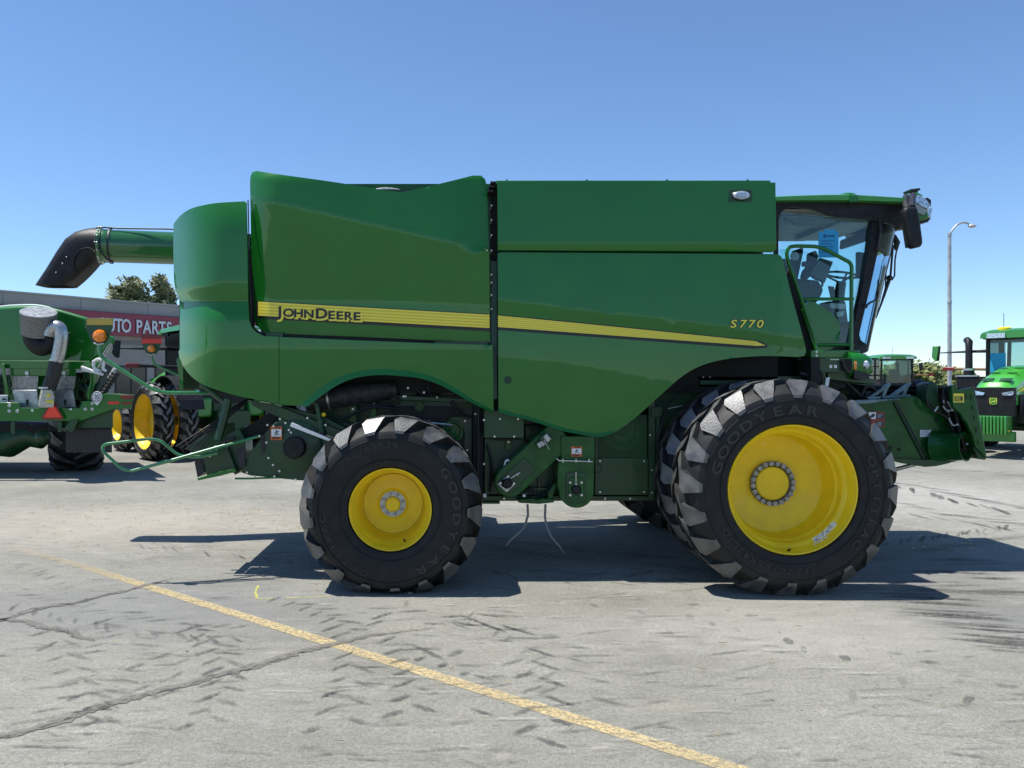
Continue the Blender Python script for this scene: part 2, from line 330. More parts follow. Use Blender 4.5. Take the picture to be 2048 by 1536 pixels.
# ------------------------------------------------------------------ the setting
def ground_mat():
    m = bpy.data.materials.new('weathered_asphalt'); m.use_nodes = True; t = m.node_tree; b = t.nodes["Principled BSDF"]
    b.inputs["Roughness"].default_value = .85; b.inputs["Specular IOR Level"].default_value = .25
    tc = t.nodes.new("ShaderNodeTexCoord"); L = t.links.new
    def noise(sc, det=6, mp=None, rough=.6, dist=0):
        n = t.nodes.new("ShaderNodeTexNoise"); n.inputs["Scale"].default_value = sc; n.inputs["Detail"].default_value = det; n.inputs["Roughness"].default_value = rough; n.inputs["Distortion"].default_value = dist
        if mp:
            q = t.nodes.new("ShaderNodeMapping"); q.inputs["Scale"].default_value = mp[0]; q.inputs["Rotation"].default_value = (0, 0, mp[1]); L(tc.outputs["Object"], q.inputs[0]); L(q.outputs[0], n.inputs["Vector"])
        else: L(tc.outputs["Object"], n.inputs["Vector"])
        return n.outputs[0]
    def ramp(x, p0, p1, c0, c1):
        r = t.nodes.new("ShaderNodeValToRGB"); r.color_ramp.elements[0].position = p0; r.color_ramp.elements[1].position = p1
        r.color_ramp.elements[0].color = (*c0, 1); r.color_ramp.elements[1].color = (*c1, 1); L(x, r.inputs[0]); return r.outputs[0]
    def mix(f, a, c, mode='MIX'):
        x = t.nodes.new("ShaderNodeMix"); x.data_type = 'RGBA'; x.blend_type = mode
        for i, v in ((0, f), (6, a), (7, c)):
            if isinstance(v, (int, float)): x.inputs[i].default_value = v
            elif isinstance(v, tuple): x.inputs[i].default_value = (*v, 1)
            else: L(v, x.inputs[i])
        return x.outputs[2]
    g = (1, 1, 1); k = (0, 0, 0)
    base = ramp(noise(.55, 8), .3, .72, (.198, .194, .167), (.296, .290, .252))
    # drawn-out scuffs and sweeping marks in two directions
    s1 = ramp(noise(1.5, 7, ((1.0, 2.6, 1), math.radians(8)), .7, 1.0), .50, .62, g, (.88, .88, .88))
    base = mix(1.0, base, s1, 'MULTIPLY')
    s2 = ramp(noise(3.2, 6, ((1.0, 3.5, 1), math.radians(-14)), .7, .8), .55, .64, g, (.90, .90, .90))
    base = mix(1.0, base, s2, 'MULTIPLY')
    s4 = ramp(noise(7, 5, ((1.0, 4, 1), math.radians(4)), .6, .8), .57, .64, g, (.87, .87, .87))
    base = mix(1.0, base, s4, 'MULTIPLY')
    s3 = ramp(noise(2.0, 5, ((1.0, 1.6, 1), math.radians(20)), .75), .56, .74, k, (.55, .55, .55))
    base = mix(s3, base, (.35, .346, .325))
    # aggregate grain
    gr = ramp(noise(170, 3, None, .8), .42, .60, (.55, .55, .55), (1.42, 1.41, 1.38))
    base = mix(1.0, base, gr, 'MULTIPLY')
    gr2 = ramp(noise(38, 5, None, .75), .38, .64, (.78, .78, .78), (1.18, 1.18, 1.17))
    base = mix(1.0, base, gr2, 'MULTIPLY')
    pit = ramp(noise(75, 3, None, .6), .26, .31, (.35, .35, .35), g)
    base = mix(1.0, base, pit, 'MULTIPLY')
    pal = ramp(noise(95, 3, None, .7), .68, .73, k, (.7, .7, .7))
    base = mix(pal, base, (.48, .47, .45))
    # tan dust blown behind the machine
    sep = t.nodes.new("ShaderNodeSeparateXYZ"); L(tc.outputs["Object"], sep.inputs[0])
    def blob(cx, cy, rx, ry):
        q = t.nodes.new("ShaderNodeMapping"); q.inputs["Location"].default_value = (-cx/rx, -cy/ry, 0); q.inputs["Scale"].default_value = (1/rx, 1/ry, 0)
        L(tc.outputs["Object"], q.inputs[0]); le = t.nodes.new("ShaderNodeVectorMath"); le.operation = 'LENGTH'; L(q.outputs[0], le.inputs[0])
        mr = t.nodes.new("ShaderNodeMapRange"); mr.inputs[1].default_value = 1.0; mr.inputs[2].default_value = 0.2; mr.inputs[3].default_value = 0; mr.inputs[4].default_value = 1
        L(le.outputs["Value"], mr.inputs[0]); return mr.outputs[0]
    for (cx, cy, rx, ry, c, w) in ((-4.6, 10.6, 4.6, 2.5, (.40, .345, .28), .52), (1.5, 15.5, 7, 4.5, (.42, .39, .34), .6), (8, 13, 5, 4, (.43, .41, .37), .5), (1.3, 4.6, .4, .15, (.36, .32, .25), .25), (2.9, 6.0, 3.8, 1.0, (.36, .34, .31), .3)):
        f = blob(cx, cy, rx, ry); n = noise(3.2, 10, ((1, 2.4, 1), math.radians(6)), .8); a = t.nodes.new("ShaderNodeMath"); a.operation = 'MULTIPLY_ADD'; L(f, a.inputs[0]); a.inputs[1].default_value = 1.1; a.inputs[2].default_value = -1.55
        n3 = t.nodes.new('ShaderNodeMath'); n3.operation = 'MULTIPLY'; n3.inputs[1].default_value = 3.0; L(n, n3.inputs[0]); n = n3.outputs[0]
        a2 = t.nodes.new("ShaderNodeMath"); a2.operation = 'ADD'; L(a.outputs[0], a2.inputs[0]); L(n, a2.inputs[1]); a2.use_clamp = False
        mr = t.nodes.new("ShaderNodeMapRange"); mr.inputs[1].default_value = .15; mr.inputs[2].default_value = 1.15; mr.inputs[3].default_value = 0; mr.inputs[4].default_value = w; L(a2.outputs[0], mr.inputs[0])
        base = mix(mr.outputs[0], base, c)
    # darker stained zone where machines turn
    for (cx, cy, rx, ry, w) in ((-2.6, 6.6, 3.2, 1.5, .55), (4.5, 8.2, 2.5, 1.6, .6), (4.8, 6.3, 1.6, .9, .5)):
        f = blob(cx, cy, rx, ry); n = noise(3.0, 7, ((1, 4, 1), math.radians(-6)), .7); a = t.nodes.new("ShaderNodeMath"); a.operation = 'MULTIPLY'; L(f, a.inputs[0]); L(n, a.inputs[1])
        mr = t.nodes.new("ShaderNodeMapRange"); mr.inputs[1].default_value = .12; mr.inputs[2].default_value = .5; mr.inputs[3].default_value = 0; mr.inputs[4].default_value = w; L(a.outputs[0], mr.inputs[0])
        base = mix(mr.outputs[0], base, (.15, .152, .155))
    L(base, b.inputs["Base Color"])
    bp = t.nodes.new("ShaderNodeBump"); bp.inputs["Strength"].default_value = .5; bp.inputs["Distance"].default_value = .006
    L(noise(120, 5, None, .7), bp.inputs["Height"]); L(bp.outputs[0], b.inputs["Normal"]); return m
gm = MB(); S = 1500
gm.poly([(-S, -S, 0), (S, -S, 0), (S, S, 0), (-S, S, 0)])
tag(gm.build('ground', ground_mat()), kind='structure')

def sheet_mat(name, col, lo, hi, sc, rough=.8, attr=True, maxa=1.0, col2=None):
    m = bpy.data.materials.new(name); m.use_nodes = True; t = m.node_tree; b = t.nodes["Principled BSDF"]; L = t.links.new
    b.inputs["Base Color"].default_value = (*col, 1); b.inputs["Roughness"].default_value = rough; b.inputs["Specular IOR Level"].default_value = .2
    tc = t.nodes.new("ShaderNodeTexCoord"); n = t.nodes.new("ShaderNodeTexNoise"); n.inputs["Scale"].default_value = sc; n.inputs["Detail"].default_value = 8; n.inputs["Roughness"].default_value = .75
    L(tc.outputs["Object"], n.inputs["Vector"]); mr = t.nodes.new("ShaderNodeMapRange"); mr.inputs[1].default_value = lo; mr.inputs[2].default_value = hi; mr.inputs[3].default_value = 0; mr.inputs[4].default_value = maxa
    L(n.outputs[0], mr.inputs[0]); out = mr.outputs[0]
    if attr:
        at = t.nodes.new("ShaderNodeAttribute"); at.attribute_name = 'wear'; mu = t.nodes.new("ShaderNodeMath"); mu.operation = 'MULTIPLY'; L(out, mu.inputs[0]); L(at.outputs["Fac"], mu.inputs[1]); out = mu.outputs[0]
    L(out, b.inputs["Alpha"])
    n3 = t.nodes.new("ShaderNodeTexNoise"); n3.inputs["Scale"].default_value = 140; n3.inputs["Detail"].default_value = 3; L(tc.outputs["Object"], n3.inputs["Vector"])
    r = t.nodes.new("ShaderNodeValToRGB"); r.color_ramp.elements[0].position = .35; r.color_ramp.elements[1].position = .65
    r.color_ramp.elements[0].color = (*[c*.72 for c in col], 1); r.color_ramp.elements[1].color = (*(col2 or [c*1.25 for c in col]), 1)
    L(n3.outputs[0], r.inputs[0]); L(r.outputs[0], b.inputs["Base Color"]); return m
class Sheet:
    """flat marking lying z above the ground, a wear value per corner"""
    def __init__(s, z): s.z = z; s.v = []; s.f = []; s.w = []
    def quad(s, pts, ws):
        i = len(s.v); s.v += [(p[0], p[1], s.z) for p in pts]; s.w += list(ws); s.f.append(tuple(range(i, i+len(pts))))
    def strip(s, ctr, width, wv, rag=0.0):
        n = len(ctr); Lf = []; Rt = []
        for i, p in enumerate(ctr):
            a = Vector(ctr[max(0, i-1)][:2]); c = Vector(ctr[min(n-1, i+1)][:2]); d = (c-a).normalized(); q = Vector((-d.y, d.x)); w = width[i] if isinstance(width, list) else width
            P = Vector(p[:2]); Lf.append(P+q*(w/2+random.uniform(-rag, rag))); Rt.append(P-q*(w/2+random.uniform(-rag, rag)))
        for i in range(n-1):
            a, b = (wv[i], wv[i+1]) if isinstance(wv, list) else (wv, wv); s.quad([Lf[i], Rt[i], Rt[i+1], Lf[i+1]], [a, a, b, b])
    def build(s, name, m):
        me = bpy.data.meshes.new(name); me.from_pydata(s.v, [], s.f); at = me.attributes.new('wear', 'FLOAT', 'POINT')
        for i, w in enumerate(s.w): at.data[i].value = w
        o = bpy.data.objects.new(name, me); C.objects.link(o); me.materials.append(m); return tag(o, kind='structure')
def dens(P, step=.06):
    out = []
    for a, b in zip(P, P[1:]):
        a, b = Vector(a[:2]), Vector(b[:2]); n = max(1, int((b-a).length/step)); out += [a.lerp(b, i/n) for i in range(n)]
    return out+[Vector(P[-1][:2])]
# yellow bay line
y = Sheet(.004); A = G(175, 1136); B = G(1480, 1541); d = (B-A).normalized(); P = dens([A, B+d*1.5], .05)
y.strip(P, .114, [min(1, .45+.6*i/28)*random.uniform(.8, 1) for i in range(len(P))], .005)
P = dens([G(15, 1092), A], .1); y.strip(P, .12, [.12+.25*i/len(P) for i in range(len(P))], .006)
y.build('yellow_line', sheet_mat('worn_yellow_road_paint', (.56, .43, .21), .34, .56, 34, maxa=.92, col2=(.66, .53, .29)))
y = Sheet(.004); y.strip(dens([G(516, 1172), G(511, 1186), G(514, 1197)], .03), .022, .8, .005); y.strip(dens([G(514, 1198), G(552, 1197)], .03), .02, .8, .004); y.strip(dens([G(572, 1197), G(660, 1193)], .03), .018, .75, .004)
y.strip(dens([G(1425, 1172), G(1455, 1174)], .03), .03, .6, .004)
y.build('yellow_survey_mark', sheet_mat('thin_yellow_spray', (.62, .58, .12), .35, .55, 30, maxa=.85))
# cracks filled with dirt
cr = Sheet(.006); cf = Sheet(.010)
for pts, wd0 in (([(-40, 1482), (60, 1458), (120, 1441), (200, 1416), (265, 1396), (350, 1374), (400, 1362), (450, 1346), (500, 1335), (560, 1316), (620, 1300), (690, 1284), (740, 1270), (800, 1266), (872, 1257)], .085),
                 ([(-30, 1250), (30, 1232), (70, 1217), (150, 1206), (200, 1193), (240, 1184), (300, 1170), (345, 1157)], .085), ([(-20, 1240), (50, 1243), (95, 1256), (140, 1262), (158, 1275), (190, 1284)], .085)):
    P = dens([G(*p) for p in pts], .03); n = len(P)
    ctr = []; off = 0
    for i, p in enumerate(P): off = off*.88+random.gauss(0, .008); ctr.append(Vector((p.x+random.gauss(0, .004), p.y+off)))
    wv = [1.0 if i < n*.75 else max(.25, 1-(i/n-.75)*2.6) for i in range(n)]
    cr.strip(ctr, [wd0*random.uniform(.75, 1.3)*(1 if i < n*.7 else 1-.7*(i/n-.7)/.3) for i in range(n)], wv, .013)
    c2 = [c+Vector((0, random.gauss(-wd0*.42, .006))) for c in ctr]
    cf.strip(c2, [random.uniform(.003, .014) for _ in c2], [random.choice((0, .5, .9, 1))*w for w in wv], .0015)
cr.build('crack', sheet_mat('crack_filler', (.185, .176, .155), .33, .50, 26, maxa=.85))
cf.build('crack_edge', sheet_mat('crack_gap', (.05, .045, .04), .38, .55, 30, maxa=.85))
# tyre prints
tk = Sheet(.008)
def stroke(c, ang, L, w, a):
    d = Vector((math.cos(ang), math.sin(ang))); q = Vector((-d.y, d.x)); c = Vector(c[:2]); bend = random.uniform(-.12, .12)*L; n = 6; P = []; wv = []
    for i in range(n+1):
        t = i/n-.5; P.append(c+d*L*t+q*bend*(t*t*4-1)*.3); wv.append(min(1, 1.7*a)*max(0, 1-abs(t*2)**4)*random.uniform(.6, 1))
    tk.strip(P, [w*(1.15-abs(i/n-.5)*.9) for i in range(n+1)], wv, .005)
def track(px, width, pitch, a, slant=38, length=.30, keep=.8, jit=.02, w=.032, side=(-1, 1)):
    P = dens([G(*p) for p in px], pitch)
    for i in range(len(P)-1):
        d = (P[i+1]-P[i]).normalized(); q = Vector((-d.y, d.x)); ang = math.atan2(d.y, d.x)
        for s in side:
            if random.random() > keep: continue
            c = P[i]+q*s*width/2*.55+d*(pitch/2 if s > 0 else 0)+Vector((random.gauss(0, jit), random.gauss(0, jit)))
            stroke(c, ang+s*math.radians(slant)+random.gauss(0, .05), length*random.uniform(.8, 1.45), w*random.uniform(.7, 1.3), a*random.uniform(.3, 1))
def bars(pts, kind, a, L=124, wd=.034):        # prints read off the photo (in a 2.276x crop), laid out on the ground
    sl = {'/': -20, '\\': 17, '-': 2}[kind]
    for zx, zy in pts:
        s_ = math.radians(sl+random.gauss(0, 3)); l = L*random.uniform(.8, 1.15); dx, dy = math.cos(s_)*l/2, math.sin(s_)*l/2
        A_ = G(350+(zx-dx)/2.276, 1180+(zy-dy)/2.276); B_ = G(350+(zx+dx)/2.276, 1180+(zy+dy)/2.276); d = B_-A_
        stroke((A_+B_)/2, math.atan2(d.y, d.x), d.length, wd*random.uniform(.8, 1.25), a*random.uniform(.65, 1.1))
bars([(40, 185), (95, 220), (115, 245), (140, 282), (160, 327), (170, 372), (155, 427), (150, 490), (110, 557), (40, 625)], '/', .62)
bars([(70, 158), (130, 183), (180, 215), (235, 253), (260, 292)], '-', .55); bars([(270, 340), (280, 392), (265, 452), (240, 517), (200, 590)], '\\', .4)
bars([(450, 45), (515, 65), (590, 85), (640, 110)], '/', .6, 80); bars([(690, 140), (720, 172), (742, 210), (765, 300), (755, 352), (745, 412), (710, 475), (685, 552), (620, 640)], '/', .65)
bars([(600, 65), (690, 88), (740, 116), (795, 148), (835, 180)], '-', .6); bars([(850, 360), (865, 430), (840, 510), (830, 602)], '\\', .38)
bars([(910, 150), (940, 120), (960, 230), (990, 282), (1020, 325), (1030, 378), (1035, 430), (1020, 495), (985, 567)], '/', .85); bars([(1110, 315), (1215, 345), (1320, 385), (1280, 290)], '/', .6, 70, .05)
bars([(1130, 272), (1180, 300), (1150, 462), (1130, 538), (1400, 400), (1400, 560)], '\\', .55)
bars([(1540, 330), (1590, 390), (1620, 455), (1590, 552), (1595, 637)], '/', .45); bars([(1660, 285), (1690, 345), (1720, 420), (1750, 505), (1755, 602), (1710, 700)], '\\', .72, 150)
bars([(1080, 100), (1270, 122), (1440, 118), (1180, 155), (1330, 158), (1540, 180), (1590, 222), (1700, 220), (1830, 264), (1340, 345), (1060, 272), (1150, 268), (940, 85)], '-', .5, 150); bars([(1290, 165), (1440, 170), (1560, 182)], '\\', .45, 150, .02)
bars([(1440, 172), (1380, 150), (1560, 185)], '\\', .8, 190, .03)
bars([(20, 330), (-60, 300), (-20, 400), (-60, 480), (-180, 350), (-160, 450)], '/', .45); bars([(60, 300), (0, 460), (-260, 250), (-120, 220), (-300, 160)], '-', .4)
for s_ in range(8): bars([(-620+s_*34, 200+s_*58)], '/', .5); bars([(-500+s_*30, 190+s_*58)], '\\', .4)
track([(840, 1200), (960, 1225), (1100, 1300), (1180, 1420)], .5, .15, .4, 52, .22, .6)
track([(1200, 1200), (1400, 1225), (1600, 1270), (1800, 1330), (2000, 1400), (2080, 1440)], .75, .2, .42, 50, .14, .75, .03, .05)
track([(1300, 1240), (1500, 1300), (1750, 1390), (2000, 1520)], .6, .24, .22, 40, .2, .6)
track([(60, 1120), (200, 1180), (260, 1260), (180, 1400), (40, 1500)], .6, .16, .5, 62, .22, .6)
track([(-40, 1180), (150, 1230), (330, 1260), (520, 1270)], .5, .15, .5, 40, .2, .7)
track([(300, 1090), (600, 1120), (760, 1150)], .5, .16, .5, 35, .3, .7)
track([(960, 1080), (1150, 1110), (1400, 1130), (1700, 1110), (2060, 1060)], .8, .15, .6, 30, .4, .9)
track([(1000, 1140), (1200, 1160), (1450, 1150)], .6, .16, .55, 40, .35, .8)
track([(1700, 960), (1830, 975), (1930, 1000), (2080, 1030)], .9, .22, .8, 25, .6, .95, .04, .07)
track([(1740, 1000), (1860, 1030), (2080, 1060)], .9, .25, .65, 30, .5, .9, .04, .06)
track([(1780, 935), (1900, 945), (2080, 950)], 1.2, .3, .45, 35, .7, .8, .06, .08)
track([(960, 1025), (1100, 1030), (1300, 1040)], .8, .25, .55, 30, .45, .8, .04, .05)
for i in range(26):       # long sweeping scrubs at the right edge
    t = i/25; p = G(1830+t*220+random.uniform(-20, 20), 1185+t*118+random.uniform(-5, 5)); stroke(p, math.radians(-8-7*t+random.gauss(0, 2)), random.uniform(.5, 1.0), random.uniform(.015, .04), random.uniform(.5, .95))
for i in range(22):
    p = G(random.uniform(1800, 2048), random.uniform(1110, 1190)); stroke(p, math.radians(random.gauss(-4, 5)), random.uniform(.4, .9), random.uniform(.02, .05), random.uniform(.3, .7))
for i in range(420):
    p = G(random.uniform(-40, 2080), 990+random.random()**1.4*540); stroke(p, math.radians(random.gauss(6, 12)), random.uniform(.12, .5), random.uniform(.006, .022), random.uniform(.15, .5))
tk.build('tyre_marks', sheet_mat('rubber_scuff', (.085, .083, .080), .33, .54, 30, maxa=.80))
pl = Sheet(.012)
for i in range(60):
    p = G(random.uniform(0, 2048), 1010+random.random()**1.3*520); stroke_w = random.uniform(.01, .05)
    c = Vector((p.x, p.y)); pl.strip([c+Vector((k*.06*random.uniform(.7, 2), random.gauss(0, .006))) for k in range(6)], [stroke_w*q for q in (.2, .8, 1, .9, .7, .2)], [0, .5, .7, .6, .4, 0], .006)
pl.build('pale_scrapes', sheet_mat('pale_dust_scrape', (.52, .50, .45), .42, .66, 12, maxa=.7))
# loose grit
gv = MB()
for i in range(700):
    p = G(random.uniform(-30, 2080), 980+random.random()*560); r = random.uniform(.0015, .005)*(1 if random.random() < .97 else 2.2); gv.mi = random.choice((0, 0, 1, 2))
    c = Vector((p.x, p.y, r*.5)); vs = [c+Vector((random.uniform(.6, 1)*r*x, random.uniform(.6, 1)*r*yy, random.uniform(.5, .9)*r*z)) for x, yy, z in ((1, 0, 0), (0, 1, 0), (-1, 0, 0), (0, -1, 0), (0, 0, 1), (0, 0, -1))]
    v = [gv.bm.verts.new(q) for q in vs]
    for a, b2, c3 in ((0, 1, 4), (1, 2, 4), (2, 3, 4), (3, 0, 4), (1, 0, 5), (2, 1, 5), (3, 2, 5), (0, 3, 5)): gv.f([v[a], v[b2], v[c3]])
tag(gv.build('grit', [mat('grit_grey', (.2, .2, .19), .9), mat('grit_dark', (.05, .045, .04), .9), mat('grit_tan', (.4, .33, .24), .9)], smooth=False), kind='stuff')
gv = MB()
for i in range(420):      # wisps of straw on the dust behind and in front of the machine
    if i < 260: p = G(random.uniform(60, 700), random.gauss(1045, 35))
    elif i < 360: p = G(random.gauss(1880, 70), random.gauss(1085, 14))
    else: p = G(random.uniform(200, 1900), random.uniform(1150, 1500))
    a = random.uniform(0, PI); L = random.uniform(.015, .06)*.6; d = Vector((math.cos(a), math.sin(a), 0))*L; q = Vector((-d.y, d.x, 0)).normalized()*.0016; z = Vector((0, 0, .014)); c = Vector((p.x, p.y, 0)); gv.mi = 1 if 260 <= i < 360 and i % 3 == 0 else 0
    gv.poly([c-d-q+z, c+d-q+z, c+d*.9+q+z*1.4, c-d+q+z*1.4])
tag(gv.build('straw', [mat('straw', (.50, .40, .22), .8), mat('weeds', (.14, .22, .06), .8)], smooth=False), kind='stuff')
# ------------------------------------------------------------------ the combine harvester
CH = thing('combine_harvester', 'large green combine harvester parked side on in the middle, yellow wheels and yellow side stripe', 'combine harvester', (3.0, 9.05, 0))
YP = 7.58
# --- side panels
def y_tank(px, py):
    c = 388+(px-500)*.232; d = (py-c)/203
    y = YP+(.125*d*sm(-.02, .10, d) if d > 0 else .06*(-d)*sm(-.02, .08, -d))
    y += .16*max(0, (560-px)/62)**2.4 + .07*max(0, (px-905)/75)**2*(1 if py < 500 else .35) + .035*max(0, (362-py)/20)**2*(px > 0)
    y -= .02*sm(590, 640, py)*sm(0, 1, d)
    return y
tank = [(500, 362), (501, 352), (505, 344), (514, 342)]+catmull([(560, 349), (640, 360), (700, 369), (760, 379), (800, 384), (818, 382), (860, 372), (910, 360), (945, 351)], 4)+[(962, 351), (970, 358), (974, 372)]
tank += [(977, 450), (979, 560), (980, 684)]+[(860, 680), (700, 673), (600, 669), (545, 667), (525, 662), (512, 650), (507, 632), (504, 560), (502, 480)]
panel('grain_tank_side_panel', tank, y_tank, GREEN, CH, th=.035, gx=8, gy=8, bevel=.012)
def y_stripe(px, py): return y_tank(px, py)
mb = MB()
top = lambda x: 603+(x-512)*.0565; bot = lambda x: 631+(x-512)*.0535
N = 9
for k in range(N):
    mb.mi = k % 2
    a = k/N; b = (k+1)/N
    panel_bm(mb, [(516, top(516)+(bot(516)-top(516))*a), (979, top(979)+(bot(979)-top(979))*a), (979, top(979)+(bot(979)-top(979))*b), (516, top(516)+(bot(516)-top(516))*b)], y_tank, 0, 8, 8, .009)
st = mb.build('side_stripe', [YDEC, YDEC2], CH)
mb = MB(); panel_bm(mb, [(512, top(512)-1.5), (979.5, top(980)-1.5), (979.5, bot(980)+6.5), (512, bot(512)+6)], y_tank, 0, 8, 8, .006); mb.build('stripe_border', BLK, CH)
mb = MB()
def small_caps(mb, words, x0, base, Y, hb, hs, sx, off, slope, sh=0):
    x = x0
    for w in words:
        for i, ch in enumerate(w):
            hh = hb if i == 0 else hs; wd_ = {'J': .52, 'O': 1.02, 'H': .96, 'N': .98, 'D': .98, 'E': .80, 'R': .90}[ch]*hh*sx
            yb = base+(x-x0)*slope+(3 if ch == 'J' else 0); k = (hh+(3 if ch == 'J' else 0))/F*Y
            Mx = Matrix.Translation(W(x+wd_/2+sh, yb+sh, Y(x+wd_/2, yb) if callable(Y) else Y)) @ FACE @ Matrix(((hh/F*7.6*sx*.98, 0, 0, 0), (0, k if callable(Y) is False else (hh+(3 if ch == 'J' else 0))/F*7.6, 0, 0), (0, 0, 1, 0), (0, 0, 0, 1)))
            mb.text(ch, Mx, off, 0); x += wd_
        x += hb*.28
for layer, (dx, off, mt) in enumerate(((2.6, .125, YDEC), (0, .045, BLK))):
    mb = MB(); k7 = 7.6/F
    x = 553
    for w in ('JOHN', 'DEERE'):
        for i, ch in enumerate(w):
            hh = 19.5 if i == 0 else 15.5; wd_ = {'J': 14, 'O': 20.5, 'H': 19.5, 'N': 22, 'D': 23, 'E': 16.5, 'R': 18}[ch]*(1 if i else .98)
            base = 632.5+(x-553)*.052; sc = {'J': 1.15, 'O': 1.25, 'H': 1.25, 'N': 1.25, 'D': 1.2, 'E': 1.3, 'R': 1.25}[ch]
            Mx = Matrix.Translation(W(x+wd_/2+dx, base+dx*.9, min(y_tank(x+q, base-r) for q in (-4, 10, 24) for r in (-4, 10, 22))-.012-.003*layer)) @ FACE @ Matrix(((hh*k7*sc, 0, 0, 0), (0, hh*k7, 0, 0), (0, 0, 1, 0), (0, 0, 0, 1)))
            mb.text(ch, Mx, off, 0); x += wd_
        x += 3
    mb.build('maker_lettering', mt, CH, smooth=False)
# rear cover (upper) that wraps round to the back
def y_rear(px, py):
    y = 7.62+.55*max(0, (455-px)/108)**2.6*(1 if px < 455 else 0)
    if py > 575: y += .042*sm(575, 600, py)
    if py < 470: y += .05*((470-py)/65)**2
    return y
rc = catmull([(347, 448), (362, 430), (385, 416), (425, 407), (460, 404)], 5)+[(489, 402.5), (492, 405), (494, 470), (496, 603), (362, 603), (351, 582), (348, 560), (346.5, 500)]
panel('rear_cover', rc, y_rear, GREEN, CH, th=.03, gx=10)
def y_low(px, py):
    x_ = px
    y = 7.62+.55*max(0, (455-px)/100)**2.6*(1 if px < 455 else 0)
    z = (py-700)/203
    if z > 0: y += .13*z*z+.05*z
    y += .05*(1-sm(601, 640, py))
    y -= .02*sm(690, 702, py)*max(0, min(1, (420-px)/60)) if px < 420 else 0
    return y
lr = [(361, 602), (496, 600), (498, 640), (503, 654), (512, 664), (528, 672), (557.5, 674), (557.5, 808)]+catmull([(530, 802), (490, 795), (450, 785), (410, 771), (385, 755), (368, 735), (359, 716)], 4)+[(357, 703), (360, 698), (359.5, 650)]
panel('lower_rear_cover', lr, y_low, GREEN, CH, th=.03, gx=10)
def arch_top(x): return None
af = [(558.6, 674), (700, 680), (850, 686), (985, 690), (987, 760), (987, 823)]
arch = catmull([(975, 817), (945, 800), (912, 778), (875, 758), (840, 747), (800, 741), (760, 739), (720, 743), (685, 752), (655, 768), (630, 786), (608, 808)], 5)
panel('rear_arch_panel', af+arch+[(600, 812), (585, 811), (558.6, 809)], lambda px, py: y_low(px, py)-.0, GREEN, CH, th=.03, gx=12, gy=8)
mb = MB()      # lip of the arch
arch2 = catmull([(987, 824), (946, 805), (912, 785), (875, 766), (840, 755), (800, 750), (760, 748), (720, 752), (690, 761), (664, 775), (640, 792), (614, 812)], 5)
arch3 = catmull([(981, 817), (945, 799), (912, 777), (875, 757), (840, 746), (800, 740), (760, 738), (720, 742), (685, 751), (655, 767), (630, 785), (600, 811)], 5)
A_ = [mb.bm.verts.new(W(x, y, y_low(x, y)+.0)) for x, y in arch3]; B_ = [mb.bm.verts.new(W(x, y+2, y_low(x, y)-.035)) for x, y in arch2]; C_ = [mb.bm.verts.new(W(x, y+1, y_low(x, y)+.10)) for x, y in arch2]
for P_, Q_ in ((A_, B_), (B_, C_)):
    for i in range(len(P_)-1): mb.f([P_[i], P_[i+1], Q_[i+1], Q_[i]])
mb.build('arch_lip', GREEN, CH, ang=25)
# back face of the machine, hidden from here but real
mb = MB(); mb.bb(W(362, 0, 8.2).x, W(362, 0, 8.2).x+.04, 8.15, 9.95, 1.85, 3.6); mb.build('rear_wall', GREEN, CH)
# front upper panel and side panel
def y_up(px, py): return 7.56+.03*sm(496, 506, py)
panel('upper_front_panel', [(995, 363), (1551, 365), (1553, 498), (1546, 503.5), (996, 500.5)], lambda px, py: 7.555+.03*sm(495, 503, py), GREEN, CH, th=.04, gx=60, gy=8)
cu1 = lambda x: 606+(x-996)*.1185+.0000142*(x-996)**2 if x > 980 else 606
cu2 = lambda x: 625+(x-996)*.095+.0000165*(x-996)**2
def y_front(px, py):
    a, b = cu1(px), cu2(px); y = 7.60
    y += .012*max(0, (a-py)/100)
    y += .034*sm(a-3, b+3, py)*(1-.75*sm(1350, 1600, px))
    dd = 721+(px-1007)*.085+max(0, px-1100)*.10
    y += .045*max(0, (py-dd)/100)
    if px > 1560: y += .0012*(px-1560)
    return y
fp = [(995.5, 506), (1010, 504.5), (1553, 508), (1561, 511), (1566, 520)]+catmull([(1572, 545), (1585, 597), (1600, 652), (1611, 694)], 4)+[(1612, 705), (1608, 712)]
fp += catmull([(1596, 714), (1530, 712), (1470, 716), (1425, 724), (1390, 737), (1360, 756), (1335, 778), (1305, 805), (1275, 832), (1245, 855), (1225, 866), (1205, 872), (1185, 872), (1160, 868), (1130, 862)], 4)
fp += catmull([(1100, 853), (1060, 840), (1025, 831), (997, 823)], 3)
panel('front_side_panel', fp, y_front, GREEN, CH, th=.035, gx=22, gy=9, ang=24)
mb = MB(); lp = catmull([(1225, 866), (1205, 872), (1185, 872), (1160, 868), (1130, 862), (1100, 853), (1060, 840), (1025, 831), (997, 823)], 3)
A_ = [mb.bm.verts.new(W(x, y-6, y_front(x, y)-.004)) for x, y in lp]; B_ = [mb.bm.verts.new(W(x, y+1, y_front(x, y)-.03)) for x, y in lp]; C_ = [mb.bm.verts.new(W(x, y+1, y_front(x, y)+.04)) for x, y in lp]
for P_, Q_ in ((A_, B_), (B_, C_)):
    for i in range(len(P_)-1): mb.f([P_[i], P_[i+1], Q_[i+1], Q_[i]])
mb.build('panel_lip', GREEN, CH, ang=25)
t1 = lambda x: 631+(x-996)*.0945+.0000105*(x-996)**2; b1 = lambda x: 654+(x-996)*.073
mb = MB(); xs = [996+i*(1512-996)/20 for i in range(21)]
N = 11
